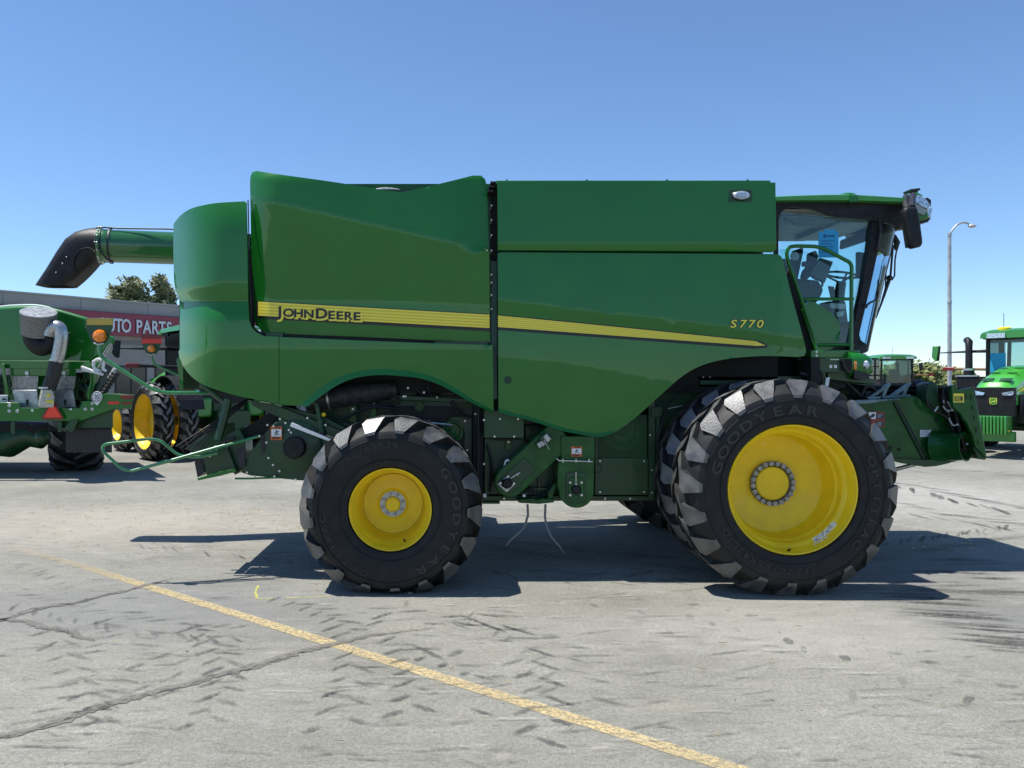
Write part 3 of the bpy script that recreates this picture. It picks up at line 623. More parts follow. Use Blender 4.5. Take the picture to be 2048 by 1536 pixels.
for k in range(N):
    mb.mi = k % 2
    for i in range(20):
        x0, x1 = xs[i], xs[i+1]; q = []
        for x, a in ((x0, k/N), (x1, k/N), (x1, (k+1)/N), (x0, (k+1)/N)):
            yy = t1(x)+(b1(x)-t1(x))*a; q.append(mb.bm.verts.new(W(x, yy, y_front(x, yy)-.0055)))
        mb.f(q)
mb.mi = 0; mb.poly([W(x, y, y_front(x, y)-.0055) for x, y in ((1512, t1(1512)), (1531, 691), (1512, b1(1512)))])
mb.build('front_stripe', [YDEC, YDEC2], CH)
mb = MB()
for i in range(20):
    x0, x1 = xs[i], xs[i+1]; mb.f([mb.bm.verts.new(W(x, yy, y_front(x, yy)-.003)) for x, yy in ((x0, t1(x0)-2), (x1, t1(x1)-2), (x1, b1(x1)+6), (x0, b1(x0)+6))])
mb.poly([W(x, y, y_front(x, y)-.003) for x, y in ((1512, t1(1512)-2), (1520, 681.5), (1536, 691), (1534, 695.5), (1512, b1(1512)+5.4))])
mb.build('stripe_border', BLK, CH)
for off, mt, dy in ((.085, BLK, 0), (.022, YDEC, -.002)):
    mb = MB(); x = 1456; yv = y_front(1490, 650)-.004+dy
    for ch, w_ in (('S', 20), ('7', 17), ('7', 17), ('0', 18)):
        txt_at(mb, ch, x+w_/2, 655, yv, 15, 1.30, off, shear=.22); x += w_
    mb.build('model_lettering', mt, CH, smooth=False)
# little round boss
mb = MB(); c = W(1015.5, 760, y_front(1015, 760)); mb.lathe([(.036, .004), (.036, -.006), (.030, -.010), (.022, -.008), (.020, -.003), (0, -.003)], c, n=24); mb.build('key_boss', mat('dark_green_rubber', (.012, .04, .02), .5), CH)
# oval side marker lamp
mb = MB(); mb.rect(1457.5, 379, 1504, 404, 7.549, .004); ml = mb.build('lamp_recess', GREENF, CH, bevel=.003)
c = W(1482, 391.5, 7.55)
def oval(a, b, d0, d1, mt, nm, n=28):
    mb = MB(); P0 = [c+Vector((a*math.cos(2*PI*i/n), d0, b*math.sin(2*PI*i/n))) for i in range(n)]; P1 = [c+Vector((a*.82*math.cos(2*PI*i/n), d1, b*.8*math.sin(2*PI*i/n))) for i in range(n)]
    v0 = [mb.bm.verts.new(p) for p in P0]; v1 = [mb.bm.verts.new(p) for p in P1]
    for i in range(n): mb.f([v0[i], v0[(i+1) % n], v1[(i+1) % n], v1[i]])
    mb.f(v1); return mb.build(nm, mt, ml)
oval(.094, .052, -.004, -.022, BLK, 'bezel'); oval(.082, .043, -.018, -.034, mat('clear_lamp', (.62, .66, .72), .18, .35, .6, .25, 60), 'lens')
mb = MB()
for i in range(4): mb.rect(1471, 387+i*2.6, 1493, 387.9+i*2.6, 7.512, .002)
mb.build('lens_ribs', mat('lens_rib', (.3, .32, .36), .3), ml)
# tank roof, far side, core that fills the machine
x0, x1 = W(500, 0, 7.75).x, W(1551, 0, 7.6).x
mb = MB(); mb.bb(W(992, 0, 7.6).x, W(1541, 0, 7.6).x, 7.598, 10.45, 3.895, 3.925); mb.build('tank_roof', GREEN, CH, bevel=.006)
mb = MB()
for px in (1014, 1174, 1335, 1496): mb.rect(px-2, 359, px+2, 362.5, 7.66, .04)
mb.build('roof_fasteners', BLACK, CH)
mb = MB()       # far-side tank wall seen over the dip, with the round cover lying on it
mb.bb(W(640, 0, 8.6).x, W(985, 0, 8.6).x, 8.55, 8.6, 3.2, H+(PY-370)/F*8.6); mb.bb(W(690, 0, 8.6).x, W(985, 0, 8.6).x, 8.6, 10.4, 4.08, 4.1)
mb.build('tank_inner_wall', GREENM, CH)
mb = MB(); c = W(775, 385, 8.45); mb.lathe([(.0, .03), (.10, .03), (.16, .015), (.185, 0), (.185, -.05)], c, (0, 0, 1), 32); mb.build('fill_cap', GREY, CH)
mb = MB(); mb.tube([W(748, 380, 8.40), W(796, 380, 8.40)], .008); mb.build('cap_handle', BLACK, CH)
mb = MB(); mb.bb(x0+.1, x1-.05, 7.78, 10.35, 2.2, 3.88); mb.build('grain_tank', GREENF, CH)
mb = MB(); mb.bb(W(505, 0, 7.9).x, W(1540, 0, 7.9).x, 10.42, 10.46, 1.75, 3.9); mb.bb(W(420, 0, 8).x, W(520, 0, 8).x, 10.42, 10.46, 1.85, 3.5); mb.build('far_side_panel', GREEN, CH)
mb = MB(); mb.bb(W(400, 0, 8).x, W(1560, 0, 8).x, 8.05, 10.3, 1.82, 2.3); mb.bb(W(1180, 0, 8.2).x, W(1620, 0, 8.2).x, 8.6, 10.0, 1.1, 2.25); mb.build('body_core', DARK, CH)
mb = MB(); mb.bb(W(880, 0, 8.25).x, W(1190, 0, 8.25).x, 8.2, 9.9, H+(PY-1000)/F*8.2, 1.85); mb.build('threshing_body', GREENF, CH)
# gap between the panels
mb = MB(); mb.rect(981, 363, 996, 520, 7.76, .03); mb.build('gap_backing', DARK, CH)
mb = MB(); mb.rect(983, 522, 994, 798, 7.70, .03); mb.build('gap_post', mat('dark_green_post', (.018, .055, .035), .5), CH)
mb = MB()
for py in (411, 440, 470, 501, 549, 565, 590, 618): mb.lathe([(.008, 0), (.007, -.006), (0, -.007)], W(983, py, 7.60), n=8); mb.bb(W(983, 0, 7.6).x-.005, W(983, 0, 7.6).x+.005, 7.6, 7.77, W(0, py, 7.6).z-.005, W(0, py, 7.6).z+.005)
mb.build('gap_bolts', BOLT, CH)
mb = MB(); mb.rect(978, 371, 989, 374, 7.62, .2); mb.rect(976, 380, 987, 383, 7.60, .2); mb.rect(981, 362.5, 998, 366, 7.62, .2); mb.build('latches', BLACK, CH)
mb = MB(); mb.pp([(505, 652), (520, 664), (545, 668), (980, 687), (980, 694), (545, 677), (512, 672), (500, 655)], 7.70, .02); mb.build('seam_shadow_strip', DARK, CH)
mb = MB(); mb.rect(532, 665.5, 566, 674, 7.672, .02); mb.rect(870, 682.5, 975, 690, 7.678, .02); mb.build('seam_brackets', GREENF, CH)
mb = MB(); mb.rect(488, 474, 508, 668, 7.80, .04); mb.build('gap_backing', DARK, CH)
mb = MB(); mb.tube([W(496, 400, 7.72), W(500, 560, 7.72), W(503, 650, 7.74)], .006); mb.build('door_seal', BLACK, CH)
mb = MB(); mb.tube([W(497, 470, 7.68), W(497, 500, 7.68)], .018)
for py in (470, 495): mb.tube([W(491, py, 7.66), W(503, py, 7.66)], .01)
mb.build('door_hinge', GREENF, CH)
# --- unloading auger, lying back over the machine and angled inwards
au = thing('x', None, None); bpy.data.objects.remove(au)
a0 = W(200, 491.5, 9.62); a1 = Vector((W(985, 0, 10.6).x, 10.75, a0.z+.02)); ax = (a1-a0).normalized()
mb = MB(); mb.lathe([(0, -.01), (.226, -.01), (.226, .035), (.208, .04), (.208, .10), (.202, .11), (.214, 5.6), (0, 5.6)], a0, ax, 40); AU = mb.build('unloading_auger', mat('auger_green_paint', (.02, .13, .03), .28, 0, 1.0, .05, 3, rvar=.05), CH)
mb = MB(); mb.tube([a0+Vector((.0, -.10, .205)), a0+Vector((.1, -.08, .215)), a0+Vector((.25, -.05, .206)), a0+Vector((.8, -.02, .206)), a0+Vector((1.6, .1, .21))], .010)
mb.lathe([(.222, 0), (.222, .02), (.216, .02), (.216, 0), (.222, 0)], a0+ax*.12, ax, 32); mb.tube([a0+Vector((.08, -.2, .06)), a0+Vector((.09, -.225, -.08)), a0+Vector((.16, -.18, -.19)), a0+Vector((.22, -.12, -.22))], .012); mb.build('auger_cable', BLACK, AU)
mb = MB()
for k in range(16):
    t = 2*PI*k/16; u, w_ = mb.frame(ax); mb.ball(a0+ax*.01+(u*math.cos(t)+w_*math.sin(t))*.231, .012, 8)
mb.build('auger_bolts', BOLT, AU)
# spout: moulded black elbow, square-ish section, swept
mb = MB()
pairs = [((206, 457), (206, 526)), ((192, 456), (202, 527)), ((176, 458), (197, 529)), ((158, 465), (190, 534)), ((140, 480), (182, 541)), ((124, 505), (172, 550)), ((103, 540), (159, 562)), ((81, 573), (145, 573))]
rings = []; n = 28; pts3 = []
for i, (A_, B_) in enumerate(pairs):
    A3, B3 = W(*A_, 9.62), W(*B_, 9.62); p = (A3+B3)/2; up = (A3-B3)/2; pts3.append(p); q = min(1, max(0, (i-2)/3)); ring = []
    for k in range(n):
        a = 2*PI*k/n; cx, sy = math.cos(a), math.sin(a); e = 1/(abs(cx)**(2+3*q)+abs(sy)**(2+3*q))**(1/(2+3*q))
        ring.append(mb.bm.verts.new(p+Vector((0, 1, 0))*cx*e*.215*(1-.1*q)+up*sy*e))
    rings.append(ring)
for a, b in zip(rings, rings[1:]):
    for k in range(n): mb.f([a[k], a[(k+1) % n], b[(k+1) % n], b[k]])
mb.f(rings[0]); last = rings[-1]
inn = [mb.bm.verts.new(pts3[-1]+(v.co-pts3[-1])*.86) for v in last]; inn2 = [mb.bm.verts.new(v.co+Vector((.10, 0, .16))) for v in inn]
for k in range(n): mb.f([last[k], last[(k+1) % n], inn[(k+1) % n], inn[k]]); mb.f([inn[k], inn[(k+1) % n], inn2[(k+1) % n], inn2[k]])
mb.f(inn2); SPT = mb.build('auger_spout', BLACKM, AU, ang=45)
mb = MB()      # stiffening rib and rubber flap bolts
mb.tube([W(150, 555, 9.42), W(146, 520, 9.41), W(158, 500, 9.405), W(176, 495, 9.40), W(188, 500, 9.40)], .008, rad=.05)
mb.build('spout_rib', BLACKM, SPT)
mb = MB()
for x, y in ((121, 579), (112, 545), (125, 527), (133, 514), (190, 470), (189, 484), (188, 501), (197, 517)): mb.ball(W(x, y, 9.41), .009, 8)
mb.build('spout_bolts', BOLT, SPT)
# --- chassis between the wheels
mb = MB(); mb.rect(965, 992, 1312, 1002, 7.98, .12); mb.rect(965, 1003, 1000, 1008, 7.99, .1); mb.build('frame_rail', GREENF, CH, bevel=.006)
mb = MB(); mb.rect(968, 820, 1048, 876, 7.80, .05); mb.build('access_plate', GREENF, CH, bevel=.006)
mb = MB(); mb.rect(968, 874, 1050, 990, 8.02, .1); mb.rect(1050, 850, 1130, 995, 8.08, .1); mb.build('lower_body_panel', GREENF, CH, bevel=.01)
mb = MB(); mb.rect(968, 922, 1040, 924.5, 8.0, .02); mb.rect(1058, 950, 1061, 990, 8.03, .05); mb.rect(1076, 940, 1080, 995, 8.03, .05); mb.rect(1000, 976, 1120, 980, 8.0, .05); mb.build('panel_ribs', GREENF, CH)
mb = MB(); mb.rect(946, 800, 966, 996, 7.95, .1); mb.build('cable_channel', DARK, CH)
mb = MB()
mb.tube([W(950, 800, 7.9), W(952, 850, 7.9), W(963, 874, 7.9), W(1000, 880, 7.9), W(1048, 877, 7.9)], .010, rad=.1); mb.tube([W(957, 805, 7.88), W(957, 900, 7.88), W(955, 990, 7.88)], .012)
mb.tube([W(1048, 905, 7.86), W(1062, 880, 7.86), W(1090, 865, 7.86)], .012, rad=.05); mb.tube([W(1020, 935, 7.8), W(1036, 905, 7.8), W(1062, 893, 7.8)], .010, rad=.05)
mb.build('hydraulic_hoses', BLACK, CH)
mb = MB(); 
for x, y, Y in ((989, 873, 7.79), (1028, 873, 7.79), (968, 928, 8.01), (951, 828, 7.9), (968, 840, 7.79)): mb.lathe([(.012, 0), (.011, -.008), (0, -.009)], W(x, y, Y), n=10)
mb.build('bolts', BOLT, CH)
mb = MB(); mb.rect(966, 988, 973, 995, 7.9, .05); mb.build('marker_block', WHITE, CH)
# slanting elevator housing
def capsule(x0, y0, x1, y1, r, n=10):
    a = math.atan2(y1-y0, x1-x0); P = []
    for i in range(n+1): t = a+PI/2+PI*i/n; P.append((x0+r*math.cos(t), y0+r*math.sin(t)))
    return P+[(x1-r*math.sin(a)*-1*-1, y1), ] if False else P
P = capsule(1020, 964, 1110, 880, 31)
a = math.atan2(880-964, 1110-1020); nx, ny = -math.sin(a), math.cos(a)
P2 = P+[(1128+nx*-31, 864+ny*-31), (1128+nx*31, 864+ny*31)]
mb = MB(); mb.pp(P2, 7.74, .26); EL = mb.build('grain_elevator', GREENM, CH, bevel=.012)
mb = MB(); rot = Matrix.Rotation(-.72, 3, 'Y')
mb.box(W(1034, 951, 7.735), (.36, .012, .17), Matrix.Rotation(0.75, 3, 'Y').inverted() if False else Matrix.Rotation(-.75, 3, 'Y')); mb.build('elevator_door', GREENF, EL, bevel=.01)
mb = MB(); mb.pp([(995, 968), (1013, 953), (1029, 970), (1013, 985)], 7.722, .012); mb.build('bearing_plate', mat('white_painted_steel', (.6, .6, .58), .4, .2, 0, .15, 20), EL, bevel=.004)
mb = MB(); mb.pp([(999, 967), (1004, 959), (1022, 962), (1026, 967), (1022, 975), (1005, 974)], 7.712, .012); mb.lathe([(.05, 0), (.05, -.03), (.038, -.045), (0, -.045)], W(1014, 966.5, 7.712), n=20); mb.build('bearing', BLACKM, EL)
mb = MB()
for x, y in ((1001.5, 966), (1028, 967), (1016, 953), (1014, 980)): mb.lathe([(.013, 0), (.012, -.012), (0, -.014)], W(x, y, 7.715), n=8)
mb.tube([W(1022, 956, 7.70), W(1040, 945, 7.70)], .006); mb.tube([W(1033, 947, 7.705), W(1037, 951, 7.705)], .006); mb.build('latch_rod', BOLT, EL)
mb = MB(); mb.box(W(1087, 884, 7.70), (.16, .05, .08), Matrix.Rotation(-.78, 3, 'Y')); mb.box(W(1092, 877, 7.68), (.10, .05, .10), Matrix.Rotation(-.78, 3, 'Y')); mb.build('sensor_block', GREENF, EL, bevel=.006)
mb = MB(); mb.box(W(1082, 888, 7.67), (.075, .03, .05), Matrix.Rotation(-.5, 3, 'Y')); mb.box(W(1094, 876, 7.65), (.05, .03, .07), Matrix.Rotation(-.7, 3, 'Y')); mb.tube([W(1088, 880, 7.64), W(1099, 900, 7.64)], .006); mb.build('sensor', mat('grey_sensor', (.42, .41, .38), .45, .3, 0, .2, 30), EL, bevel=.004)
mb = MB(); mb.tube([W(1008, 938, 7.78), W(1010, 924, 7.78), W(1015, 919, 7.78), W(1019, 923, 7.78), W(1014, 930, 7.78)], .010, rad=.03); mb.build('tube_end', WHITE, EL)
# upright elevator boot
mb = MB(); mb.rect(1122, 872, 1190, 923, 7.72, .22); mb.build('elevator_leg', GREENM, CH, bevel=.008)
bt = [(1118, 922), (1188, 922), (1188, 940), (1187, 985)]+[(1153+34*math.cos(t), 984+32*math.sin(t)) for t in [PI*i/14 for i in range(15)]]+[(1115, 970), (1116, 940)]
mb = MB(); mb.pp(bt, 7.68, .28); BO = mb.build('elevator_boot', GREENM, CH, bevel=.014)
mb = MB(); mb.pp([(1133, 944), (1170, 944), (1172, 948), (1172, 1000), (1167, 1004), (1138, 1004), (1132, 998), (1132, 950)], 7.668, .013); mb.build('boot_door', GREENF, BO, bevel=.006)
mb = MB(); mb.pp([(1141, 955), (1164, 955), (1169, 975), (1164, 1000), (1140, 1000), (1136, 975)], 7.655, .013); mb.build('boot_bearing_plate', GREENM, BO, bevel=.005)
mb = MB(); mb.lathe([(.048, 0), (.048, -.03), (.036, -.045), (0, -.045)], W(1152, 979, 7.655), n=20); mb.build('bearing', BLACKM, BO)
mb = MB()
for x, y in ((1140, 965), (1163, 965), (1140, 990), (1163, 990), (1152, 969)): mb.lathe([(.013, 0), (.012, -.012), (0, -.014)], W(x, y, 7.655), n=8)
mb.tube([W(1113, 917, 7.66), W(1118, 921, 7.66), W(1185, 923, 7.66)], .006); mb.tube([W(1152, 944, 7.65), W(1152, 965, 7.65)], .006)
for x in (1126, 1152, 1178): mb.tube([W(x, 918, 7.66), W(x, 925, 7.66)], .008)
mb.build('bolts', BOLT, BO)
mb = MB(); mb.tube([W(1187, 923, 7.7), W(1197, 926, 7.7), W(1205, 938, 7.7), W(1199, 947, 7.7), W(1190, 944, 7.7)], .005, rad=.04); mb.build('wire', BLACK, BO)
def decal(x0, y0, x1, y1, Y, parent, kind=0):
    mb = MB(); mb.rect(x0, y0, x1, y1, Y, .003); o = mb.build('warning_sticker', mat('sticker_orange', (.65, .13, .02), .5) if kind == 0 else YDEC if kind == 2 else mat('sticker_dark_red', (.30, .035, .02), .5), parent)
    w, h = x1-x0, y1-y0
    mb = MB()
    if kind == 0:
        mb.rect(x0+w*.06, y0+h*.20, x1-w*.06, y0+h*.74, Y-.003, .002); mb.build('sticker_panel', WHITE, o)
        mb = MB(); cx, cy = (x0+x1)/2, y0+h*.45
        mb.lathe([(h*.055/F*Y, 0), (0, -.001)], W(cx-w*.02, cy-h*.13, Y-.0045), n=10)
        for q in (((-.02, -.08), (.06, .1)), ((.0, -.02), (.2, -.1)), ((.02, -.04), (-.2, .06)), ((.06, .1), (.22, .16)), ((.05, .1), (-.16, .22))):
            (ax_, ay_), (bx_, by_) = q; mb.tube([W(cx+ax_*w, cy+ay_*h, Y-.005), W(cx+bx_*w, cy+by_*h, Y-.005)], h*.03/F*Y, 6)
        mb.rect(x0+w*.08, y0+h*.80, x1-w*.2, y0+h*.86, Y-.004, .002); mb.rect(x0+w*.08, y0+h*.89, x1-w*.3, y0+h*.93, Y-.004, .002); mb.rect(x0+w*.3, y0+h*.07, x1-w*.15, y0+h*.13, Y-.004, .002)
        mb.build('sticker_print', BLK, o)
    elif kind == 1:
        mb.rect(x0+w*.04, y0+h*.03, x0+w*.48, y0+h*.48, Y-.003, .002); mb.build('sticker_panel', WHITE, o)
        mb = MB(); mb.pp([(x0+w*.1, y0+h*.32), (x0+w*.3, y0+h*.12), (x0+w*.42, y0+h*.16), (x0+w*.4, y0+h*.3), (x0+w*.22, y0+h*.4)], Y-.005, .002); mb.rect(x0+w*.52, y0+h*.12, x0+w*.95, y0+h*.45, Y-.004, .002); mb.rect(x0+w*.52, y0+h*.62, x0+w*.95, y0+h*.92, Y-.004, .002)
        mb.build('sticker_print', mat('navy_print', (.02, .03, .06), .5), o)
        mb = MB()
        for j in (.18, .26, .34, .70, .78, .86): mb.rect(x0+w*.56, y0+h*j, x0+w*random.uniform(.78, .92), y0+h*(j+.03), Y-.0055, .001)
        mb.build('sticker_lines', LGREY, o)
    else:
        mb.rect(x0+w*.12, y0+h*.3, x1-w*.12, y1-h*.12, Y-.004, .002); mb.build('sticker_print', BLK, o)
        mb = MB()
        for j in range(5): mb.rect(x0+w*.18, y0+h*(.36+j*.1), x1-w*random.uniform(.18, .4), y0+h*(.40+j*.1), Y-.0055, .001)
        mb.build('sticker_lines', YDEC, o)
    return o
decal(1142.5, 893, 1164, 913, 7.714, CH)
# skid, straps
mb = MB(); mb.pp([(1036, 999), (1065, 997), (1075, 1000), (1084, 997), (1108, 998), (1108, 1005), (1078, 1008), (1040, 1006), (1036, 1004)], 7.84, .2); mb.pp([(1096, 985), (1114, 958), (1117, 962), (1104, 998), (1096, 998)], 7.86, .03); mb.build('skid_plate', GREENM, CH, bevel=.006)
mb = MB(); mb.lathe([(.018, 0), (.015, -.02), (0, -.022)], W(1048, 991, 7.83), n=10); mb.build('grease_cap', WHITE, CH)
for pts in ([(1055, 1008), (1056, 1030), (1049, 1054), (1035, 1068), (1019, 1082), (1012, 1092)], [(1091, 1008), (1090, 1034), (1093, 1052), (1104, 1075), (1118, 1091), (1131, 1109)]):
    mb = MB(); Y0 = 7.9; V = []
    for i, (x, y) in enumerate(pts):
        p = W(x, y, Y0-.03*i); w_ = (.012, .012, .012, .012, .011, .003)[i]; V.append((mb.bm.verts.new(p+Vector((-w_, 0, 0))), mb.bm.verts.new(p+Vector((w_, 0, -.004))), mb.bm.verts.new(p+Vector((w_, .003, -.004))), mb.bm.verts.new(p+Vector((-w_, .003, 0)))))
    for a, b in zip(V, V[1:]):
        for k in range(4): mb.f([a[k], a[(k+1) % 4], b[(k+1) % 4], b[k]])
    mb.build('hanging_strap', mat('grey_webbing', (.22, .20, .18), .8), CH)
# perforated shields
mb = MB(); mb.rect(1196, 830, 1294, 916, 7.93, .004); mb.build('perforated_shield', PERF, CH)
mb = MB(); c = W(1243, 862, 8.02); mb.lathe([(.20, 0), (.20, -.04), (.17, -.05), (.14, -.03), (.05, -.03), (.04, -.06), (0, -.06)], c, n=32); mb.build('drive_pulley', GREEN, CH)
mb = MB(); mb.rect(1190, 916, 1296, 990, 7.92, .03); mb.rect(1190, 860, 1196, 916, 7.92, .03); mb.build('shield_panel', GREENF, CH, bevel=.004)
mb = MB(); mb.rect(1297, 800, 1311, 1000, 7.95, .08); mb.rect(1311, 820, 1320, 1000, 8.0, .1); mb.pp([(1302, 816), (1320, 812), (1326, 820), (1322, 834), (1304, 834)], 7.93, .02); mb.build('shield_post', GREENF, CH, bevel=.006)
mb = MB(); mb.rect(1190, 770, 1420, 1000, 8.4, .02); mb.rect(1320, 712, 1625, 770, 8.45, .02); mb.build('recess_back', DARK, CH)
mb = MB(); mb.rect(1312, 755, 1398, 990, 8.12, .004); mb.build('perforated_shield', PERF, CH)
mb = MB(); mb.rect(1396, 752, 1625, 775, 8.05, .3); mb.rect(1396, 775, 1600, 830, 8.10, .2); mb.rect(1400, 760, 1618, 770, 8.03, .03); mb.build('axle_beam_cover', GREENF, CH, bevel=.008)
mb = MB()
for x in (1407, 1420): mb.lathe([(.008, 0), (0, -.006)], W(x, 754.5, 8.04), n=8)
mb.build('bolts', BOLT, CH)
mb = MB(); mb.tube([W(1333, 818, 8.08), W(1366, 811, 8.08)], .005); mb.build('latch_rod', BOLT, CH)
# --- rear underbody: chopper, ducts, arms
mb = MB(); mb.tube([W(612, 803, 8.0), W(650, 797, 8.0), W(700, 790, 8.0), W(745, 785, 8.0), W(790, 778, 8.05)], [.11, .115, .115, .11, .09], 20); mb.build('air_duct', DUCT, CH)
mb = MB(); ax2 = (W(700, 790, 8)-W(650, 797, 8)).normalized(); mb.lathe([(.116, 0), (.122, 0), (.122, .02), (.116, .02)], W(656, 796, 8.0), ax2, 24); mb.build('hose_clamp', STEEL, CH)
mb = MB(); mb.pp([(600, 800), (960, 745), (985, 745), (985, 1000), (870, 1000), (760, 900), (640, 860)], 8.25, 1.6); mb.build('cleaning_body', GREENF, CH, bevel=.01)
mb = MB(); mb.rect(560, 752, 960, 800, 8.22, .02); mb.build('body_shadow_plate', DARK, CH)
mb = MB(); mb.pp([(785, 790), (890, 795), (935, 797), (935, 806), (800, 800), (780, 800)], 8.05, .05); mb.pp([(800, 768), (830, 765), (833, 790), (800, 792)], 8.15, .03); mb.pp([(786, 800), (812, 800), (900, 804), (905, 812), (870, 832), (840, 860), (800, 870)], 8.12, .03); mb.build('side_frame', GREENF, CH, bevel=.005)
mb = MB(); mb.pp([(782, 812), (905, 812), (935, 822), (900, 830), (868, 850), (850, 900), (790, 860)], 8.10, .02); mb.build('dark_cover', BLACKM, CH)
mb = MB(); mb.pp([(880, 850), (905, 832), (945, 832), (945, 1000), (880, 1000)], 8.06, .04); mb.build('fuel_guard', GREENF, CH, bevel=.01)
mb = MB(); mb.tube([W(856, 770, 8.0), W(858, 785, 8.0), W(868, 795, 8.0), W(885, 790, 8.0)], .010, rad=.05); mb.tube([W(770, 772, 8.0), W(780, 785, 8.0), W(800, 800, 8.0)], .014); mb.build('hydraulic_hoses', BLACK, CH)
mb = MB()
for x, y in ((772, 772), (782, 778), (789, 776), (816, 776), (848, 785), (807, 793), (811, 793), (874, 794), (615, 836), (651, 850), (571, 846), (547, 852), (560, 838), (578, 860), (582, 865), (533, 885), (537, 916), (546, 930), (559, 942), (549, 953), (591, 959), (519, 872), (502, 878), (535, 850), (494, 945), (440, 947), (456, 945), (420, 912), (457, 946), (510, 953)): mb.lathe([(.012, 0), (.011, -.007), (0, -.008)], W(x, y, 7.74 if y > 800 else 7.98), n=8)
mb.build('bolts', BOLT, CH)
# diagonal frame members of the straw chopper
mb = MB()
mb.pp([(500, 800), (540, 806), (640, 830), (700, 860), (690, 872), (560, 836), (505, 812)], 7.86, .06); mb.pp([(540, 806), (700, 868), (700, 888), (560, 836)], 7.80, .05)
mb.build('chopper_beam', GREENF, CH, bevel=.006)
ch = [(550, 846), (566, 838), (590, 850), (640, 868), (700, 890), (700, 960), (640, 962), (600, 961), (560, 957), (500, 951), (482, 945), (500, 905), (520, 880), (535, 862)]
mb = MB(); mb.pp(ch, 7.80, .08); CHP = mb.build('straw_chopper', GREENF, CH, bevel=.006)
mb = MB(); mb.lathe([(.27, 0), (.27, -.015), (.24, -.03), (0, -.03)], W(592, 893, 7.80), n=40); mb.build('rotor_cover', GREENF, CHP)
mb = MB(); mb.lathe([(.113, 0), (.113, -.08), (.100, -.095), (0, -.095)], W(591, 894, 7.77), n=28); mb.build('pulley_cap', BLACKM, CHP)
mb = MB(); mb.pp([(582, 847), (584, 845), (668, 880), (666, 886), (580, 853)], 7.72, .02); mb.build('bright_bar', mat('bright_bar', (.7, .7, .72), .35, .6), CHP, bevel=.003)
mb = MB(); mb.tube([W(620, 800, 7.78), W(632, 806, 7.78), W(636, 820, 7.78), W(639, 842, 7.78)], .022, rad=.05); mb.tube([W(640, 838, 7.77), W(645, 872, 7.77)], .03); mb.build('support_arm', GREENF, CHP)
mb = MB(); mb.tube([W(645, 862, 7.765), W(646, 874, 7.765)], .032); mb.build('arm_boot', BLACK, CHP)
mb = MB(); mb.lathe([(.022, 0), (.022, -.02), (.012, -.03), (0, -.03)], W(648, 829, 7.80), n=12); mb.build('yellow_cap', YEL, CHP)
decal(541.5, 853, 564, 880, 7.735, CHP); decal(626, 905, 640, 935, 7.79, CHP)
mb = MB(); mb.pp([(480, 862), (555, 815), (575, 830), (540, 850), (525, 872), (485, 884)], 7.98, .8); mb.build('discharge_opening', DARK, CHP)
mb = MB()
mb.pp([(455, 868), (478, 856), (490, 880), (492, 935), (470, 950), (455, 930)], 7.85, .3); mb.pp([(408, 905), (455, 895), (474, 945), (440, 948), (414, 955)], 7.78, .3); mb.pp([(370, 898), (440, 850), (468, 845), (468, 880), (430, 892), (400, 905)], 7.95, .04)
TB = mb.build('spreader_housing', GREENF, CHP, bevel=.006)
mb = MB(); mb.pp([(389, 924), (398, 912), (408, 945), (395, 955)], 7.80, .5); mb.pp([(474, 898), (488, 894), (491, 932), (484, 935), (478, 934)], 7.765, .02); mb.pp([(522, 877), (530, 872), (530, 905), (522, 908)], 7.79, .02); mb.build('spreader_slots', BLACK, TB)
mb = MB(); mb.pp([(394, 957), (440, 943), (470, 937), (472, 943), (440, 952), (396, 961)], 7.72, .03); mb.tube([W(470, 957, 7.76), W(500, 957, 7.76), W(560, 955, 7.76)], .010); mb.build('tail_strip', GREEN, TB, bevel=.003)
mb = MB(); mb.rect(428, 892, 434, 900, 7.70, .03); mb.build('white_clamp', WHITE, TB)
mb = MB(); mb.tube([W(446, 884, 7.74), W(470, 875, 7.74)], [.012, .022], 8); mb.build('handle_grip', BLACK, TB)
mb = MB(); mb.tube([W(402, 768, 7.85), W(450, 805, 7.85)], .028); mb.tube([W(457, 798, 7.80), W(447, 840, 7.80), W(436, 880, 7.78)], .045, 8); mb.build('tail_support', GREENF, CHP)
mb = MB()
for k in range(5): mb.tube([W(352+k*9, 893+k*3, 7.82), W(432+k*2, 842+k*2, 7.86), W(470+k*6, 812-k*2, 8.0), W(498+k*4, 797, 8.1)], .007, 6)
mb.build('wiring_bundle', BLACK, CHP)
mb = MB()      # tubular guard rail at the tail
mb.tube([W(435, 906, 7.62), W(395, 915, 7.60), W(358, 912, 7.55), W(335, 893, 7.5), W(322, 882, 7.45), W(303, 877, 7.45), W(212, 888, 7.45), W(205, 893, 7.45), W(206, 903, 7.45), W(244, 938, 7.45), W(262, 942, 7.45), W(330, 925, 7.5), W(430, 897, 7.62), W(520, 872, 7.75)], .0145, 10, rad=.07)
mb.build('tail_guard_rail', mat('green_rail_paint', (.03, .22, .07), .35, 0, .6, .1, 6), CH)
mb = MB(); mb.tube([W(262, 942, 7.42), W(340, 921, 7.47), W(450, 890, 7.6)], .0135, 10); mb.build('tail_guard_rail', _m['green_rail_paint'], CH)
